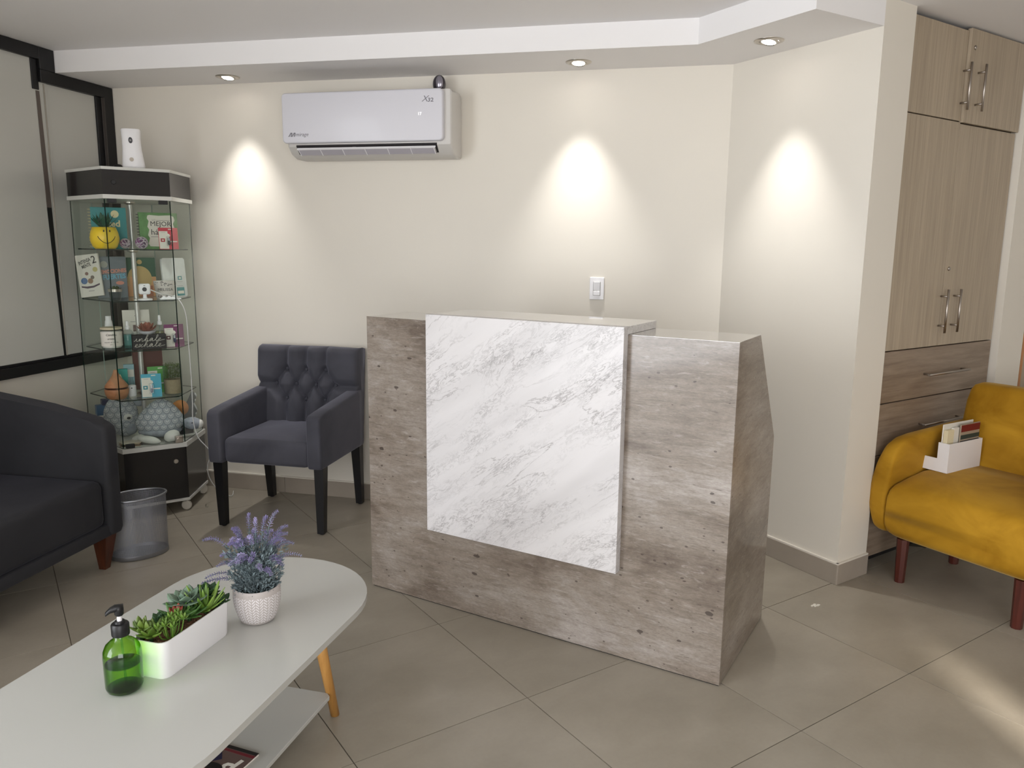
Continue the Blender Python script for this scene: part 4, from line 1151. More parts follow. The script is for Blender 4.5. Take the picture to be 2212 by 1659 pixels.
obj('drum_lock', lathe([(0.0, 0.002), (0.005, 0.002), (0.006, 0.005), (0.0115, 0.005), (0.013, 0.0)], 20), CHROME, cab, loc=(0.098, -AP+0.005, 0.285), rot=(R(90), 0, 0), smooth=40)
obj('canopy_lock', lathe([(0.0, 0.003), (0.010, 0.003), (0.012, 0.0)], 20), BLACKP, cab, loc=(-0.105, -AP+0.005, 1.738), rot=(R(90), 0, 0), smooth=40)
for k in range(6):
    a = PI/3*k; r = HR-0.03 if k != 3 else HR-0.07
    w = obj('castor', lathe([(0.0, -0.010), (0.022, -0.010), (0.0265, -0.006), (0.0265, 0.006), (0.022, 0.010), (0.0, 0.010)], 20, cap=False), mat('castor_white', c(196, 190, 178), 0.4) if k == 0 else bpy.data.materials['castor_white'], cab, loc=(r*math.cos(a), r*math.sin(a), 0.0265), rot=(R(90), 0, a+0.5), smooth=40)
    obj('castor_fork', box(-0.004, 0.004, -0.014, 0.014, 0.022, 0.036, 0.001, 1), CHROME, w, rot=(R(-90), 0, 0))

def hx(s, q, z):
    """cabinet coordinates: s along the front, q back from the front face"""
    v = HC + T1*s + T2*(q-AP); return (v.x, v.y, z)
S1, S2, S3, S4, S5 = 1.4122, 1.1502, 0.8932, 0.6362, 0.3842

def colm(name, r, g, b, rough=0.5): return mat(name, c(r, g, b), rough)
TEAL = colm('print_teal', 40, 136, 140); YEL = colm('print_yellow', 214, 192, 60); PALEY = colm('print_cream', 226, 214, 170)
def spiral(parent, h, m=None, x=-0.004, n=14):
    b = new()
    for i in range(n):
        z = 0.012+(h-0.024)*i/(n-1)
        tube([(x+0.007*math.cos(t*PI/5), 0.004+0.007*math.sin(t*PI/5), z) for t in range(11)], 0.0013, 5, b)
    return obj('spiral_binding', b, m or SILVERM, parent)

# --- on the cabinet roof
dv = thing('scent_dispenser', 'white waisted scent dispenser standing on top of the glass cabinet', 'dispenser', hx(0.012, 0.13, 1.8125), R(17))
obj('body', loft([[(x, y, z) for x, y in superellipse(dx, 0, w, dpt, 32, 0.75)] for z, w, dpt, dx in ((0.0, 0.036, 0.026, 0.0), (0.006, 0.050, 0.036, 0.0), (0.016, 0.0535, 0.038, 0.0), (0.05, 0.050, 0.036, -0.001), (0.10, 0.0445, 0.033, -0.003), (0.15, 0.0435, 0.033, -0.004), (0.195, 0.046, 0.035, -0.004), (0.199, 0.044, 0.033, -0.004))]), WHITE, dv, smooth=50)
for zc, mm, rr, rz_ in ((0.142, DKGREY, 0.0095, 0.0150), (0.048, colm('button_beige', 186, 176, 164), 0.010, 0.010)):
    yy = -0.036 if zc < .1 else -0.034
    o = disc_decal('sensor_eye' if zc > .1 else 'button', dv, -0.003, zc, rr, yy, mm, 0.003, rz_)
    if zc > .1: disc_decal('sensor_lens', dv, -0.003, zc, 0.0045, yy-0.003, PRINT_L, 0.001)
ad = thing('cable_plug', 'small black plug beside the scent dispenser', 'plug', hx(-0.050, 0.21, 1.8125), 0)
obj('housing', ellipsoid(0.026, 0.02, 0.017, 0, 0, 0.014, 14, 8), BLACKP, ad)
obj('cord_stub', tube([(0.02, 0, 0.008), (0.05, -0.03, 0.005)], 0.003, 6), BLACKP, ad)

# --- top shelf
t = thing('pineapple_pot', 'yellow smiling pineapple-shaped pot on the top glass shelf', 'pot', hx(-0.150, 0.115, S1), R(36))
POTY = mat('yellow_ceramic', c(222, 192, 50), 0.35)
obj('pot', lathe([(0.0, 0.0), (0.046, 0.0), (0.056, 0.010), (0.066, 0.036), (0.068, 0.055), (0.064, 0.080), (0.054, 0.108), (0.051, 0.108), (0.050, 0.100), (0.0, 0.098)], 36, cap=False), POTY, t, smooth=True)
def on_pot(az, z, r=0.0685):
    prof = [(0.0, .046), (0.010, .056), (0.036, .066), (0.055, .068), (0.080, .064), (0.108, .054)]
    for (z0, r0), (z1, r1) in zip(prof, prof[1:]):
        if z0 <= z <= z1: r = r0+(r1-r0)*(z-z0)/(z1-z0)
    return ((r+0.0005)*math.sin(az), -(r+0.0005)*math.cos(az), z)
obj('smile', tube([on_pot(R(-36+72*i/14), 0.062-0.034*math.sin(PI*i/14)**0.8) for i in range(15)], 0.0016, 6), BLACKP, t)
for az in (-11, 15): obj('eye', ellipsoid(0.0035, 0.002, 0.0065, *on_pot(R(az), 0.088), 10, 6), BLACKP, t)
pleaf = leaf_mesh('leaf', 0.098, 0.017, 0.002, colm('pineapple_leaf', 30, 84, 60), 0.12, tip=2, n=6)
for i in range(15):
    o = bpy.data.objects.new('leaf', pleaf); COL.objects.link(o); o.parent = t
    o.location = (0, 0, 0.098); o.rotation_euler = (0, -R((34, 62, 48)[i % 3]), 2*PI*i/15*4); o.scale = (.9, 1, 1)

t = thing('notebook', 'teal spiral notebook with white circle behind the pineapple pot', 'notebook', hx(-0.195, 0.225, S1), R(26), rot=(R(-4), 0, R(26)))
obj('cover', box(0, 0.165, 0, 0.014, 0, 0.212, 0.001, 1), TEAL, t)
spiral(t, 0.212, PALEY, -0.006, 13)
disc_decal('printed_circle', t, 0.112, 0.178, 0.019, 0, PALEY)
text('title_lettering', '~ted', 0.046, PALEY, t, (0.092, -0.0007, 0.128), bold=0.0012)
for s, q_, k, lab in ((-0.052, 0.15, 0.027, 'smaller grey purple string ball between yellow pot and metal pole'), (0.016, 0.085, 0.032, 'larger purple and white string ball in front of the metal pole')):
    t = thing('string_ball', lab, 'ball', hx(s, q_, S1+k), 0, 'string balls on the top shelf')
    obj('core', ellipsoid(k*.86, k*.86, k*.86, 0, 0, 0, 16, 10), colm('ball_core_%d' % int(k*1000), 96, 76, 100), t)
    rnd = random.Random(int(k*1e4)); b = new()
    for j in range(26):
        ax = Vector((rnd.gauss(0, 1), rnd.gauss(0, 1), rnd.gauss(0, 1))).normalized(); u = ax.orthogonal().normalized(); w = ax.cross(u); a0 = rnd.uniform(0, 6)
        off = rnd.uniform(-.5, .5)
        tube([(ax*off + (u*math.cos(a0+i*.35)+w*math.sin(a0+i*.35))*math.sqrt(1-off*off))*k*.93 for i in range(9)], 0.0022, 5, b)
    obj('strings', b, colm('ball_string_%d' % int(k*1000), 190, 180, 188), t)
    b = new()
    for j in range(7):
        ax = Vector((rnd.gauss(0, .4)-.5, -1, rnd.gauss(0, .4)+.3)).normalized(); u = ax.orthogonal().normalized(); w = ax.cross(u)
        tube([(ax*.8 + (u*math.cos(i*.5)+w*math.sin(i*.5))*.45)*k for i in range(13)], 0.002, 5, b)
    obj('purple_strings', b, colm('ball_purple_%d' % int(k*1000), 134, 80, 130), t, label='purple strings')

t = thing('notebook', 'green spiral notebook reading MEJOR on the top glass shelf', 'notebook', hx(0.030, 0.205, S1), R(40), rot=(R(-4), 0, R(38)))
GRN = mat('notebook_green', c(98, 142, 88), 0.5, noise=((25, 25, 25), 0.2, 3))
obj('cover', box(0, 0.195, 0, 0.013, 0, 0.192, 0.001, 1), GRN, t)
spiral(t, 0.192, DKGREY, -0.004, 12)
lbl = [(0.045+0.004*((i*7) % 3-1), 0.028+0.148*i/10) for i in range(11)]
obj('cover_label', xprism([(0.048, 0.014), (0.172, 0.012)] + [(0.176+0.005*((i*5) % 3-1), 0.022+0.150*i/8) for i in range(9)] + [(0.160, 0.180), (0.10, 0.176), (0.055, 0.179)] + lbl[::-1], -0.0006, 0), PAPER, t)
text('title_lettering', 'MEJOR', 0.036, PRINT, t, (0.108, -0.0012, 0.132)); text('title_lettering', 'LO', 0.014, PRINT_L, t, (0.075, -0.0012, 0.152))
text('title_lettering', 'há', 0.042, PRINT, t, (0.075, -0.0012, 0.088))
rect_decal('printed_rule', t, 0.122, 0.151, 0.07, 0.0015, -0.0006, PRINT); rect_decal('printed_rule', t, 0.08, 0.064, 0.05, 0.0015, -0.0006, PRINT)

def blister(label, s, q_, z, w, h, rz, main, badge, capm, group='blister packs in the glass cabinet'):
    t = thing('blister_pack', label, 'pack', hx(s-w/2*0.95, q_, z), rz, group, rot=(R(-6), 0, rz))
    obj('card', box(0, w, 0, 0.003, 0, h, 0.0005, 1), main, t)
    obj('white_print', xprism([(0.002, 0.002), (w*0.50, 0.002), (w*0.50, h*0.42), (w*0.46, h*0.50), (w*0.60, h*0.62), (w*0.56, h*0.70), (w*0.47, h*0.74), (w*0.47, h*0.84), (0.002, h*0.84)], -0.0005, 0), PAPER, t)
    rect_decal('badge', t, w*0.20, h*0.42, w*0.22, h*0.16, -0.0005, badge)
    rect_decal('badge_centre', t, w*0.20, h*0.42, w*0.10, h*0.06, -0.0011, PAPER)
    for zz in (.93, .78): rect_decal('hang_slot' if zz > .9 else 'printed_rule', t, w*(0.62 if zz > .9 else .25), h*zz, w*0.22, h*(.04 if zz > .9 else .012), -0.0006, PAPER if zz > .9 else PRINT_L)
    dv_ = obj('dropper', lathe([(0.0, 0.0), (0.006, 0.002), (0.0075, 0.008), (0.0075, h*0.20)], 14), capm, t, loc=(w*0.50, -0.007, h*0.19), smooth=True)
    obj('dropper_cap', lathe([(0.006, h*0.20), (0.006, h*0.34), (0.0, h*0.345)], 14), SILVERM, dv_, smooth=40)
    rect_decal('printed_rule', t, w*0.76, h*0.36, w*0.36, h*0.05, -0.0006, PAPER)
    obj('blister', box(w*0.38, w*0.63, -0.018, -0.001, h*0.15, h*0.60, 0.003, 2), CLEARPL, t)
    return t
NAVY = colm('dropper_navy', 40, 44, 84, 0.3)
blister('red and white blister pack in front of the green notebook', 0.150, 0.105, S1, 0.096, 0.112, R(36), colm('pack_red', 196, 56, 72), colm('badge_red', 170, 40, 52), DKGREY)

# --- second shelf
def plainbook(label, s, q_, z, w, h, th, rz, m, lean=-5, tilt=0, cat='book', name='book', group=None):
    t = thing(name, label, cat, hx(s, q_, z), rz, group, rot=(R(lean), R(tilt), rz))
    obj('cover', box(0, w, 0, th, 0, h, 0.001, 1), m, t)
    obj('pages', box(0.001, w+0.0004, 0.0015, th-0.0015, 0.001, h+0.0003), PAPER, t)
    return t
t = plainbook('white book titled INTENSA MENTE 2 leaning at the left glass', -0.256, 0.342, S2+0.003, 0.120, 0.222, 0.012, R(2), PAPER, -5, -7)
for wd_, zz, xx, sz, rr in (('INTENSA', 0.186, 0.046, 0.0265, 16), ('MENTE', 0.163, 0.052, 0.0255, 16), ('2', 0.190, 0.095, 0.056, 8)):
    text('title_lettering', wd_, sz, PRINT, t, (xx, -0.0008, zz), rot=(R(90), R(-rr), 0), sx=0.62 if wd_ != '2' else 0.9, bold=0.0004)
for xx, zz, r_, cc in ((0.030, 0.085, 0.017, (84, 110, 150)), (0.062, 0.082, 0.014, (150, 120, 96)), (0.075, 0.100, 0.010, (120, 110, 100)), (0.095, 0.140, 0.013, (190, 180, 120)), (0.048, 0.122, 0.009, (140, 110, 100))):
    disc_decal('printed_shape', t, xx, zz, r_, 0, colm('print_%d_%d' % (cc[0], int(zz*1000)), *cc))
obj('printed_wave', xprism([(0.012, 0.052), (0.04, 0.044), (0.075, 0.046), (0.108, 0.058), (0.108, 0.066), (0.075, 0.056), (0.04, 0.055), (0.012, 0.060)], -0.0007, 0), colm('print_plum', 84, 66, 80), t)
rect_decal('printed_rule', t, 0.060, 0.030, 0.03, 0.003, 0, PRINT_L)
SLATE = mat('slate_cover', c(88, 98, 104), 0.4)
t = plainbook('slate grey book with coral and blue lettering on second shelf', -0.178, 0.325, S2, 0.145, 0.220, 0.012, R(26), SLATE, -4)
CORAL = colm('print_coral', 196, 130, 110); SKY = colm('print_sky', 96, 158, 180)
text('title_lettering', 'EMOCIONES', 0.027, CORAL, t, (0.082, -0.0008, 0.142), rot=(R(90), R(-5), 0), bold=0.0012, sx=.82)
text('title_lettering', 'FUERTES', 0.034, SKY, t, (0.084, -0.0008, 0.112), rot=(R(90), R(-5), 0), bold=0.0014, sx=.85)
disc_decal('printed_shape', t, 0.038, 0.178, 0.018, 0, colm('print_dust', 150, 152, 140)); disc_decal('printed_shape', t, 0.110, 0.080, 0.02, 0, CORAL, 0.0006, 0.010)
t = thing('silver_pot', 'small clear and silver pot with a green plant on second shelf', 'pot', hx(-0.125, 0.085, S2), 0)
obj('pot', lathe([(0.0, 0.0), (0.020, 0.0), (0.024, 0.004), (0.032, 0.056), (0.030, 0.056), (0.023, 0.006), (0.0, 0.005)], 24, cap=False), clear_material('silvered_glass', (0.78, 0.80, 0.80, 1), 0.9, 0.1, (0.55, 0.58, 0.58, 1)), t, smooth=40)
obj('rim_band', lathe([(0.0325, 0.046), (0.0335, 0.060), (0.031, 0.060)], 24, cap=False), CHROME, t, smooth=40)
sl = leaf_mesh('leaf', 0.022, 0.006, 0.002, colm('tiny_leaf', 60, 74, 36), 0.2, n=4)
for i in range(16):
    o = bpy.data.objects.new('leaf', sl); COL.objects.link(o); o.parent = t; o.location = (0.012*math.cos(i*2.4), 0.012*math.sin(i*2.4), 0.054); o.rotation_euler = (0, -R((20, 45, 70)[i % 3]), i*2.4)

t = plainbook('green and peach notebook with an arch design behind the webcam', -0.045, 0.365, S2, 0.168, 0.214, 0.010, R(34), colm('arch_green', 56, 98, 74), -4, cat='notebook', name='notebook')
PEACH = colm('arch_peach', 226, 172, 122); SAND = colm('arch_sand', 204, 176, 116); CLAY = colm('arch_clay', 190, 122, 88)
rect_decal('printed_band', t, 0.084, 0.055, 0.166, 0.108, 0, PEACH)
disc_decal('printed_arch', t, 0.084, 0.098, 0.062, -0.0006, SAND, 0.0006, 0.070, 32)
rect_decal('printed_block', t, 0.050, 0.056, 0.034, 0.108, -0.0012, PEACH); rect_decal('printed_block', t, 0.012, 0.030, 0.022, 0.06, -0.0006, CLAY)
rect_decal('printed_block', t, 0.118, 0.030, 0.060, 0.06, -0.0012, CLAY); disc_decal('printed_sun', t, 0.088, 0.190, 0.013, 0, SAND)
wc = thing('webcam', 'white cube webcam with black lens on the second glass shelf', 'camera', hx(0.010, 0.060, S2), R(26))
obj('body', box(-0.028, 0.028, -0.014, 0.014, 0.030, 0.086, 0.010, 4), WHITE, wc, smooth=50)
obj('lens', lathe([(0.0, 0.003), (0.009, 0.003), (0.011, 0.0)], 20), BLACKP, wc, loc=(0, -0.014, 0.057), rot=(R(90), 0, 0), smooth=40)
obj('stand', lathe([(0.0, 0.0), (0.034, 0.0), (0.036, 0.004), (0.034, 0.008), (0.012, 0.011), (0.009, 0.016), (0.009, 0.032)], 24), WHITE, wc, smooth=40)
obj('indicator', box(-0.004, 0.004, -0.0146, -0.014, 0.074, 0.077), PRINT, wc)
t = thing('candle_cup', 'white candle cup with leaf print reading MELISSA', 'candle', hx(0.125, 0.15, S2), R(26))
CUPW = mat('cup_white', c(214, 208, 202), 0.45)
obj('cup', lathe([(0.0, 0.0), (0.040, 0.0), (0.044, 0.004), (0.056, 0.094), (0.053, 0.094), (0.052, 0.084), (0.0, 0.082)], 36, cap=False), CUPW, t, smooth=50)
text('lettering', 'MELISSA', 0.021, PRINT, t, (0, -0.0535, 0.050), rot=(R(83), 0, 0))
b = new(); rnd = random.Random(2)
for i in range(26):
    az = R(rnd.uniform(-70, 70)); zz = rnd.uniform(0.070, 0.090); rr = 0.044+0.012*zz/0.094+0.0006
    p = Vector((rr*math.sin(az), -rr*math.cos(az), zz)); tg = Vector((math.cos(az), math.sin(az), rnd.uniform(-.8, .8))); leafquad(b, p, tg, Vector((0, 0, 1)), 0.012, 0.0028)
for i in range(12):
    az = R(rnd.uniform(-60, 60)); zz = rnd.uniform(0.006, 0.020); rr = 0.044+0.012*zz/0.094+0.0006
    p = Vector((rr*math.sin(az), -rr*math.cos(az), zz)); leafquad(b, p, Vector((math.cos(az), math.sin(az), rnd.uniform(-.8, .8))), Vector((0, 0, 1)), 0.012, 0.0035)
obj('leaf_print', b, colm('leaf_print_grey', 128, 122, 120), t)
t = thing('coaster_set', 'small white trivet lying in front of the candle cup', 'trivet', hx(0.135, 0.075, S2), R(30))
obj('plate', box(-0.052, 0.052, -0.02, 0.02, 0, 0.006, 0.002, 2), WHITE, t)
obj('relief', xprism([(-0.046, 0), (-0.03, 0.014), (-0.018, 0.004), (-0.004, 0.018), (0.006, 0.004), (0.02, 0.016), (0.034, 0.003), (0.046, 0.0)], -0.004, 0.0), WHITE, t, loc=(0, 0.006, 0.006))
MARB2 = mat('pale_marbled_card', c(206, 208, 206), 0.4, noise=((20, 20, 20), 0.06, 4))
t = thing('tablet_case', 'pale marbled tablet case with teal stickers at the right glass', 'tablet', hx(0.135, 0.215, S2), R(62), rot=(R(-4), 0, R(62)))
tb_ = box(0, 0.150, 0, 0.010, 0, 0.214, 0, 1); bmesh.ops.bevel(tb_, geom=[e for e in tb_.edges if abs(e.verts[0].co.y-e.verts[1].co.y) > 1e-4], offset=0.014, segments=4, profile=0.5, affect='EDGES')
obj('cover', tb_, MARB2, t)
rect_decal('sticker', t, 0.108, 0.104, 0.026, 0.020, 0, TEAL); rect_decal('sticker_centre', t, 0.108, 0.104, 0.014, 0.010, -0.0007, PAPER)
rect_decal('sticker', t, 0.106, 0.030, 0.050, 0.046, 0, TEAL); rect_decal('sticker_label', t, 0.106, 0.026, 0.040, 0.016, -0.0007, PAPER)
rect_decal('printed_rule', t, 0.106, 0.084, 0.034, 0.002, 0, PRINT_L); rect_decal('printed_rule', t, 0.106, 0.0615, 0.036, 0.002, 0, PRINT_L)

# --- third shelf
def spray_bottle(label, s, q_, z, r, h, liq, hl, capm, name='spray_bottle', head=True):
    t = thing(name, label, 'bottle', hx(s, q_, z), R(20), None)
    obj('shell', lathe([(0.0, 0.0), (r*.92, 0.0), (r, 0.004), (r, h*.56), (r*.8, h*.64), (r*.36, h*.70), (r*.34, h*.74)], 24, cap=False), CLEARPL, t, smooth=40)
    obj('liquid', lathe([(0.0, 0.003), (r*.9, 0.003), (r*.93, 0.006), (r*.93, hl), (0.0, hl)], 24, cap=False), liq, t, smooth=40)
    obj('sprayer', lathe([(r*.42, h*.70), (r*.42, h*.80), (r*.26, h*.82), (r*.24, h*.97), (r*.18, h), (0.0, h)], 18), capm, t, smooth=40)
    return t
t = thing('pump_bottle', 'white pump bottle behind the candle jar on the third shelf', 'bottle', hx(-0.150, 0.225, S3), R(20))
obj('body', lathe([(0.0, 0.0), (0.024, 0.0), (0.026, 0.004), (0.026, 0.092), (0.018, 0.108), (0.013, 0.112)], 24), WHITE, t, smooth=40)
obj('pump', lathe([(0.021, 0.108), (0.019, 0.124), (0.017, 0.142), (0.0145, 0.146), (0.0145, 0.168), (0.0, 0.169)], 20), WHITE, t, smooth=40)
t = thing('candle_jar', 'white candle jar with printed label and wooden lid', 'candle', hx(-0.156, 0.095, S3), R(10))
obj('glass_jar', lathe([(0.0, 0.0), (0.044, 0.0), (0.048, 0.004), (0.050, 0.112), (0.047, 0.112), (0.045, 0.006), (0.0, 0.005)], 32, cap=False), CLEARPL, t, smooth=40)
obj('wax', lathe([(0.0, 0.018), (0.0452, 0.018), (0.0468, 0.104), (0.0, 0.104)], 32, cap=False), mat('candle_wax', c(226, 224, 214), 0.5), t, smooth=40)
obj('lid', lathe([(0.0, 0.112), (0.051, 0.112), (0.052, 0.115), (0.051, 0.121), (0.0, 0.121)], 32, cap=False), mat('lid_wood', c(204, 194, 166), 0.6), t, smooth=40)
obj('label', lathe([(0.0494, 0.026), (0.0510, 0.100)], 40, cap=False), PAPER, t, smooth=True)
for s_, zz, sz in (('Candela', 0.086, 0.015), ('aroma', 0.066, 0.014), ('RELAX  &  CALMA', 0.048, 0.008), ('250 g', 0.036, 0.007)):
    text('lettering', s_, sz, PRINT, t, (0.014, -0.0522, zz), rot=(R(88), 0, R(14)), shear=0.2 if sz > .01 else 0)
spray_bottle('small spray bottle of blue gel on the third shelf', -0.074, 0.135, S3, 0.028, 0.146, BLUEGEL, 0.076, WHITE)
spray_bottle('small spray bottle of pale tonic beside the purple pack', 0.086, 0.145, S3, 0.027, 0.170, AMBERLIQ, 0.085, WHITE)
t = plainbook('white leaflet with a small photo standing behind the lotus', -0.075, 0.275, S3, 0.134, 0.192, 0.003, R(30), PAPER, -5, cat='leaflet', name='leaflet')
rect_decal('printed_photo', t, 0.080, 0.093, 0.062, 0.036, 0, mat('leaflet_photo', c(126, 104, 96), 0.5, noise=((60, 60, 60), 0.5, 3)))
obj('printed_triangle', xprism([(0.060, 0.158), (0.074, 0.158), (0.067, 0.170)], -0.0006, 0), PRINT, t)
for zz in (0.128, 0.066, 0.052): rect_decal('printed_rule', t, 0.075, zz, 0.075, 0.003, 0, PRINT_L)
sg = thing('sign_block', 'black block sign reading inhale exhale in white script', 'sign', hx(0.016, 0.055, S3), R(30))
obj('block', box(-0.082, 0.082, 0, 0.045, 0, 0.078, 0.002, 1), colm('block_black', 30, 28, 30, 0.6), sg)
def script(word_pts, z0, x0, sc, name):
    b = new()
    for st_ in word_pts:
        tube(smooth_path([(x0+p[0]*sc+p[1]*sc*0.22, -0.0006, z0+p[1]*sc*0.66) for p in st_], 4), 0.0009, 5, b)
    obj(name, b, PAPER, sg)
def glyphs(word):
    G = {'i': ([(0, 0), (.25, .35), (.35, .9), (.42, .2), (.6, 0), (.8, .15)], .8), 'n': ([(0, .15), (.15, .8), (.2, 0), (.35, .7), (.55, .85), (.62, .1), (.8, 0), (.95, .15)], .95),
         'h': ([(0, .15), (.45, 1.3), (.5, 1.9), (.32, 1.7), (.25, 0), (.4, .7), (.6, .85), (.65, .1), (.85, 0), (1, .15)], 1.0), 'a': ([(0, .15), (.5, .8), (.25, .85), (.1, .4), (.25, 0), (.5, .5), (.55, .8), (.6, .1), (.75, 0), (.95, .15)], .95),
         'l': ([(0, .15), (.4, 1.1), (.42, 1.8), (.25, 1.7), (.22, .6), (.35, 0), (.65, .15)], .65), 'e': ([(0, .15), (.4, .5), (.38, .85), (.15, .7), (.15, .2), (.4, 0), (.75, .2)], .75), 'x': ([(0, .8), (.2, .75), (.45, .05), (.7, .15)], .75)}
    x = 0; out = []; extra = []
    pts = []
    for ch in word:
        g, w = G[ch]
        pts += [(x+p[0], p[1]) for p in g]
        if ch == 'x': extra.append([(x+.6, .85), (x+.05, .0)])
        x += w
    pts.append((x+.5, .35))
    return [pts]+extra, x+.5
for wd_, z0 in (('inhale', 0.044), ('exhale', 0.014)):
    g, wlen = glyphs(wd_); script(g, z0, -0.074, 0.146/wlen*1.0, 'script_lettering')
t = thing('lotus_holder', 'rose copper lotus candle holder on top of the black block sign', 'candle holder', hx(0.012, 0.078, S3+0.0785), 0)
COPPER = mat('rose_copper', c(150, 92, 74), 0.4, metal=0.3)
obj('dish', lathe([(0.0, 0.0), (0.024, 0.0), (0.040, 0.012), (0.044, 0.018), (0.042, 0.018), (0.0, 0.008)], 28, cap=False), WHITE_G, t, smooth=40)
ptl = leaf_mesh('petal', 0.050, 0.013, 0.0015, COPPER, 0.35, n=6)
for cnt, el, off, sc in ((10, 18, .012, 1.0), (10, 40, .008, 1.0), (7, 62, .004, .95), (4, 78, 0, .8)):
    for i in range(cnt):
        a = 2*PI*(i+.5*(cnt % 3))/cnt; o = bpy.data.objects.new('petal', ptl); COL.objects.link(o); o.parent = t
        o.location = (off*math.cos(a), off*math.sin(a), 0.015); o.rotation_euler = (0, -R(el), a); o.scale = (sc, sc, sc)
blister('purple and white blister pack at the right of the third shelf', 0.145, 0.095, S3, 0.098, 0.122, R(34), colm('pack_purple', 112, 44, 92), colm('badge_maroon', 82, 28, 36), NAVY)

# --- fourth shelf
t = thing('aroma_diffuser', 'drop-shaped tan wooden aroma diffuser on the lowest glass shelf', 'diffuser', hx(-0.150, 0.105, S4), 0)
TAN = wood_material('tan_wood', c(164, 112, 74), c(188, 136, 96), (10, 10, 40), 0.5)
obj('lower_body', lathe([(0.0, 0.0), (0.036, 0.0), (0.046, 0.006), (0.056, 0.028), (0.0585, 0.048), (0.057, 0.055)], 36), TAN, t, smooth=40)
obj('band', lathe([(0.0555, 0.054), (0.056, 0.066)], 36), mat('bronze_band', c(92, 64, 50), 0.3, metal=0.7), t, smooth=40)
obj('upper_body', lathe([(0.057, 0.065), (0.055, 0.072), (0.044, 0.088), (0.030, 0.106), (0.019, 0.124), (0.012, 0.142), (0.009, 0.154), (0.0, 0.156)], 36), TAN, t, smooth=40)
t = thing('pack', 'small teal carton with white print behind the wooden diffuser', 'carton', hx(-0.106, 0.205, S4), R(24))
obj('carton', box(-0.026, 0.026, 0, 0.022, 0, 0.140, 0.001, 1), colm('carton_teal', 20, 140, 130), t)
obj('white_print', xprism([(-0.025, 0.075), (-0.012, 0.060), (0.0, 0.085), (-0.008, 0.112), (-0.025, 0.112)], -0.0006, 0), PALEY, t)
t = thing('pack', 'pale blue carton with white label near the metal pole', 'carton', hx(-0.066, 0.255, S4), R(24))
obj('carton', box(-0.026, 0.026, 0, 0.022, 0, 0.156, 0.001, 1), colm('carton_paleblue', 136, 172, 180), t)
rect_decal('label', t, 0.004, 0.108, 0.040, 0.040, 0, PAPER)
t = thing('roller_bottle', 'small white bottle with clear cap beside the wooden diffuser', 'bottle', hx(-0.070, 0.150, S4), R(20))
obj('body', lathe([(0.0, 0.0), (0.018, 0.0), (0.020, 0.004), (0.020, 0.056), (0.012, 0.061)], 20), WHITE, t, smooth=40)
obj('cap', lathe([(0.011, 0.060), (0.011, 0.082), (0.008, 0.084), (0.008, 0.100), (0.0, 0.101)], 16), CLEARPL, t, smooth=40)
obj('print_mark', ellipsoid(0.004, 0.001, 0.003, 0, -0.0202, 0.046, 8, 6), PRINT, t)
t = plainbook('tall dark red brown book behind the metal pole', -0.030, 0.335, S4, 0.152, 0.232, 0.022, R(32), colm('book_oxblood', 92, 46, 38, 0.5), -3)
blister('blue and white blister pack at the front of the lowest glass shelf', 0.010, 0.070, S4, 0.098, 0.124, R(26), colm('pack_blue', 58, 158, 184), colm('badge_teal', 40, 130, 144), NAVY)
blister('green and white blister pack behind the blue one', 0.066, 0.185, S4, 0.104, 0.144, R(32), colm('pack_green', 84, 156, 72), colm('badge_green', 60, 120, 56), colm('dropper_green', 40, 80, 40))
t = thing('moss_jar', 'clear glass jar of sand topped with green moss', 'jar', hx(0.128, 0.110, S4), 0)
obj('glass_jar', lathe([(0.0, 0.0), (0.044, 0.0), (0.047, 0.004), (0.048, 0.160), (0.046, 0.160), (0.045, 0.006), (0.0, 0.005)], 32, cap=False), CLEARPL, t, smooth=40)
obj('sand', lathe([(0.0, 0.007), (0.044, 0.007), (0.0445, 0.082), (0.0, 0.084)], 28, cap=False), mat('sand_fill', c(170, 152, 122), 0.9, noise=((80, 80, 80), 0.1, 2)), t, smooth=40)
b = new(); rnd = random.Random(4)
for i in range(700):
    a = rnd.uniform(0, 6.283); r_ = 0.042*math.sqrt(rnd.random()); z = 0.084+rnd.random()*0.08
    d_ = Vector((rnd.uniform(-1, 1), rnd.uniform(-1, 1), rnd.uniform(-.2, 1))); leafquad(b, Vector((r_*math.cos(a), r_*math.sin(a), z)), d_, d_.cross(Vector((.3, .2, 1))), 0.014, 0.002)
obj('moss', b, mat('moss_green', c(92, 110, 58), 0.9, noise=((60, 60, 60), 0.4, 2)), t, kind='stuff')

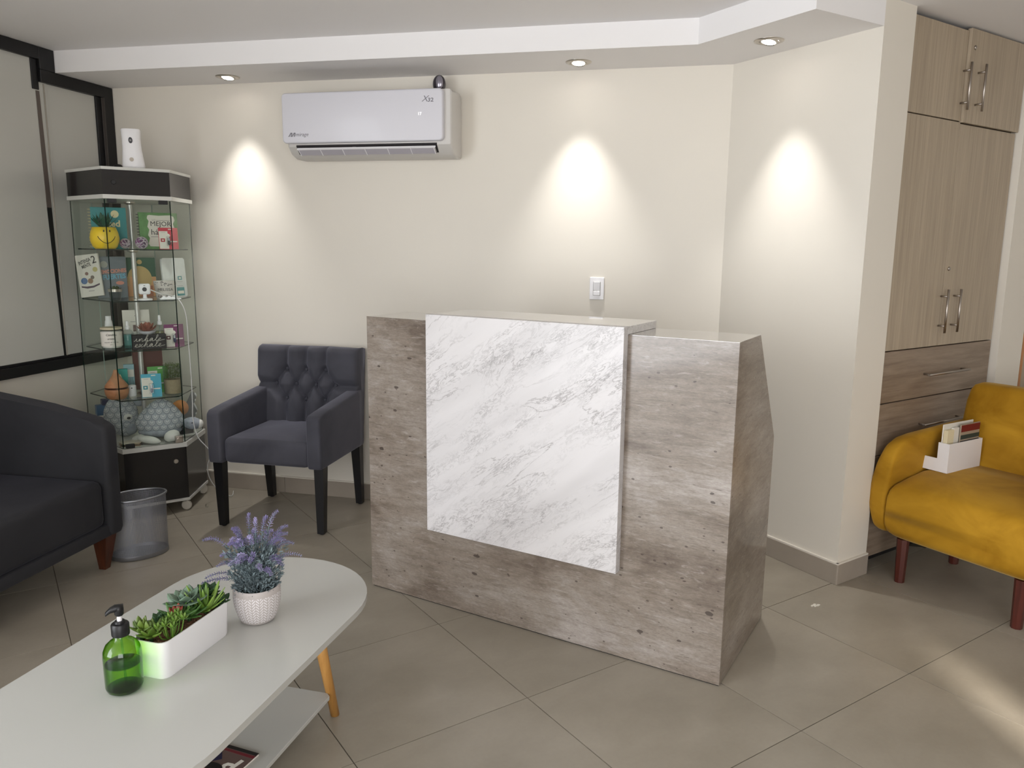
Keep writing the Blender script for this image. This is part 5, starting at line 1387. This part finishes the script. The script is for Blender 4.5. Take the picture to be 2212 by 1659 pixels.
# --- deck of the cabinet: plush toys etc.
def plush_mat():
    m = bpy.data.materials.new('mandala_plush'); m.use_nodes = True; nt = m.node_tree; b = nt.nodes['Principled BSDF']
    tc = N(nt, 'ShaderNodeTexCoord'); sp = N(nt, 'ShaderNodeSeparateXYZ'); nt.links.new(tc.outputs['Object'], sp.inputs[0])
    # scallop rows on x,z
    row = math_(nt, 'MULTIPLY', sp.outputs[2], 34); fr = math_(nt, 'FRACT', row); ri = math_(nt, 'FLOOR', row)
    off = math_(nt, 'MULTIPLY', math_(nt, 'MODULO', ri, 2), 0.5)
    xx = math_(nt, 'SUBTRACT', math_(nt, 'FRACT', math_(nt, 'ADD', math_(nt, 'MULTIPLY', sp.outputs[0], 26), off)), 0.5)
    dist = math_(nt, 'SQRT', math_(nt, 'ADD', math_(nt, 'MULTIPLY', xx, math_(nt, 'MULTIPLY', xx, 3.2)), math_(nt, 'MULTIPLY', math_(nt, 'SUBTRACT', fr, 0.95), math_(nt, 'SUBTRACT', fr, 0.95))))
    rings = ramp(nt, dist, [(0.10, c(168, 172, 178)), (0.34, c(212, 214, 214)), (0.50, c(150, 156, 164)), (0.72, c(204, 206, 208)), (0.80, c(118, 124, 132)), (0.95, c(160, 166, 174))])
    nt.links.new(rings, b.inputs['Base Color']); b.inputs['Roughness'].default_value = 0.9
    return m
PLUSH = plush_mat(); PLUSHW = mat('plush_white', c(212, 212, 206), 0.95, bump=(200, 0.2)); PLUSHG = mat('plush_grey', c(150, 156, 164), 0.95, noise=((26, 26, 26), 0.25, 3))
t = thing('plush_turtle', 'grey mandala plush turtle with white flippers in the cabinet', 'plush toy', hx(0.055, 0.152, S5), R(24))
def shell():
    b = ellipsoid(0.128, 0.085, 0.098, 0, 0, 0.112, 28, 18)
    for v in b.verts:
        k = max(0, (v.co.z-0.085)/0.125); v.co.x = v.co.x*(1-0.40*k**1.2)+0.012*k; v.co.y *= 1-0.3*k; v.co.z += 0.014*k*k
    return b
obj('shell', shell(), PLUSH, t, smooth=True)
obj('belly', ellipsoid(0.112, 0.078, 0.035, 0, 0, 0.048, 20, 10), PLUSHG, t)
hd = obj('head', ellipsoid(0.052, 0.036, 0.034, 0, 0, 0, 18, 12), PLUSHG, t, loc=(0.165, -0.01, 0.076), rot=(0, R(10), 0))
obj('nose', ellipsoid(0.024, 0.028, 0.026, 0.034, 0, 0.0, 14, 10), PLUSHW, hd)
obj('eye', ellipsoid(0.004, 0.003, 0.004, -0.004, -0.033, 0.008, 8, 6), BLACKP, hd)
obj('flipper', ellipsoid(0.062, 0.03, 0.020, 0, 0, 0, 18, 10), PLUSHW, t, loc=(-0.058, -0.105, 0.024), rot=(0, R(12), R(-18)))
obj('flipper', ellipsoid(0.042, 0.034, 0.030, 0, 0, 0, 18, 10), PLUSHW, t, loc=(0.056, -0.098, 0.034), rot=(0, R(-18), R(20)))
obj('flipper', ellipsoid(0.045, 0.03, 0.020, 0, 0, 0, 16, 10), PLUSHW, t, loc=(-0.10, -0.04, 0.022), rot=(0, 0, R(30)))
t = thing('plush_fish', 'grey mandala plush animal with a round eye standing behind the turtle', 'plush toy', hx(-0.116, 0.292, S5), R(34))
def pbody():
    b = ellipsoid(0.088, 0.055, 0.118, 0, 0, 0.122, 24, 18)
    for v in b.verts:
        k = (0.12-v.co.z)/0.12
        if k > 0: v.co.x += 0.02*k
    return b
obj('body', pbody(), PLUSH, t, smooth=True)
obj('eye_patch', ellipsoid(0.026, 0.012, 0.020, 0.024, -0.047, 0.120, 16, 10), PLUSHW, t)
obj('eye', ellipsoid(0.010, 0.006, 0.007, 0.030, -0.058, 0.117, 12, 8), BLACKP, t)
obj('muzzle', ellipsoid(0.038, 0.035, 0.040, 0.040, -0.02, 0.055, 16, 10), PLUSHG, t)
obj('fin', ellipsoid(0.036, 0.012, 0.026, 0.058, 0.0, 0.205, 14, 8), PLUSHG, t, rot=(0, R(10), 0))
obj('crest', ellipsoid(0.03, 0.014, 0.02, 0.0, 0.0, 0.238, 12, 8), PLUSHW, t)
t = thing('white_box', 'white box at the left end of the cabinet deck', 'box', hx(-0.178, 0.402, S5), R(34))
obj('carton', box(-0.045, 0.045, -0.03, 0.03, 0, 0.115, 0.002, 1), PAPER, t)
obj('lid_flap', box(-0.046, 0.046, -0.031, 0.031, 0.108, 0.117, 0.001, 1), PAPER, t)
t = thing('blue_box', 'deep blue box resting on the white box in the cabinet', 'box', hx(-0.176, 0.402, S5+0.1175), R(38))
obj('carton', box(-0.05, 0.05, -0.025, 0.025, 0, 0.055, 0.002, 1), colm('carton_blue', 44, 96, 140), t)
obj('lid', box(-0.02, 0.051, -0.026, 0.026, 0.055, 0.085, 0.002, 1), colm('carton_navy', 40, 50, 92), t)
for i, (rz_, col_, lab) in enumerate(((20, (150, 126, 104), 'tan card at the bottom of the paper stack'), (34, (60, 46, 40), 'dark brown card in the paper stack'), (12, (170, 150, 126), 'sand card near the top of the stack'), (44, (206, 198, 184), 'cream card on top of the paper stack'))):
    t = tag(obj('card', box(-0.05, 0.05, -0.035, 0.035, 0, 0.005, 0.0005, 1), colm('card_%d' % i, *col_), loc=hx(-0.105, 0.085, S5+0.0051*i), rot=(0, 0, R(rz_))), lab + ' on the cabinet deck', 'card', 'cards stacked on the cabinet deck')
t = thing('black_box', 'small dark box under the turtle head at the right glass', 'box', hx(0.200, 0.215, S5), R(50))
obj('carton', box(-0.035, 0.035, -0.02, 0.02, 0, 0.038, 0.003, 2), DKGREY, t); obj('lid_seam', box(-0.0352, 0.0352, -0.0202, 0.0202, 0.026, 0.0275), BLACKP, t)
t = thing('wood_ball', 'orange wooden ball ornament with dark grass behind the turtle', 'ornament', hx(0.198, 0.335, S5), 0)
obj('stand', lathe([(0.030, 0.0), (0.020, 0.01), (0.018, 0.075), (0.026, 0.085)], 20), DKGREY, t, smooth=40)
obj('ball', ellipsoid(0.046, 0.046, 0.046, 0, 0, 0.125, 20, 14), mat('orange_ball', c(196, 128, 72), 0.6, noise=((12, 12, 12), 0.2, 3)), t)
gl_ = leaf_mesh('blade', 0.085, 0.004, 0.001, colm('dark_grass', 44, 62, 34), 0.3, tip=2, n=5)
for i in range(10):
    o = bpy.data.objects.new('blade', gl_); COL.objects.link(o); o.parent = t; o.location = (-0.05, -0.01, 0.08); o.rotation_euler = (0, -R(25+7*i), i*1.1)
t = thing('wavy_frame', 'grey panel with a white wavy edge leaning inside the right glass', 'frame', hx(0.232, 0.325, S5), R(62))
wav = [(0.062+0.010*math.sin(z/0.20*PI*5), z) for z in [0.02*i for i in range(11)]]
obj('panel', xprism([(-0.03, 0.0)] + wav + [(0.045, 0.215), (-0.03, 0.10)], 0.0, 0.006), mat('panel_grey', c(96, 100, 106), 0.5), t)
obj('wavy_edge', tube([(x, 0.003, z) for x, z in wav], 0.006, 8), WHITE, t)

# white cable from the webcam to the floor
p0 = wc.location + Vector((0.03, 0.0, 0.055))
cb = smooth_path([p0, p0+Vector((0.05, 0.0, -0.02)), hx(0.150, 0.06, S2+0.016), (-1.755, 4.150, 1.135), (-1.738, 4.165, 1.06), (-1.736, 4.17, 0.90), (-1.731, 4.165, 0.75), (-1.734, 4.17, 0.60), (-1.735, 4.165, 0.50), (-1.715, 4.17, 0.40), (-1.660, 4.19, 0.31), (-1.688, 4.21, 0.23), (-1.695, 4.25, 0.14), (-1.665, 4.31, 0.045), (-1.62, 4.36, 0.004), (-1.64, 4.45, 0.004)], 8)
tag(obj('power_cable', tube(cb, 0.0026, 7), mat('cable_white', c(206, 206, 204), 0.5)), 'thin white cable hanging from the webcam down to the floor', 'cable')

# paper scrap on the floor by the angled wall
b = new(); rnd = random.Random(9)
for i in range(5):
    x, y = rnd.uniform(-.03, .03), rnd.uniform(-.012, .012); prism([(x, y), (x+.02, y+.004), (x+.014, y+.012), (x+.002, y+.008)], 0.0, 0.0015+0.002*rnd.random(), b)
tag(obj('paper_scrap', b, PAPER, loc=(1.243, 3.02, 0.0), rot=(0, 0, 0.5)), 'tiny torn white paper scrap on the floor near the pillar', 'scrap')
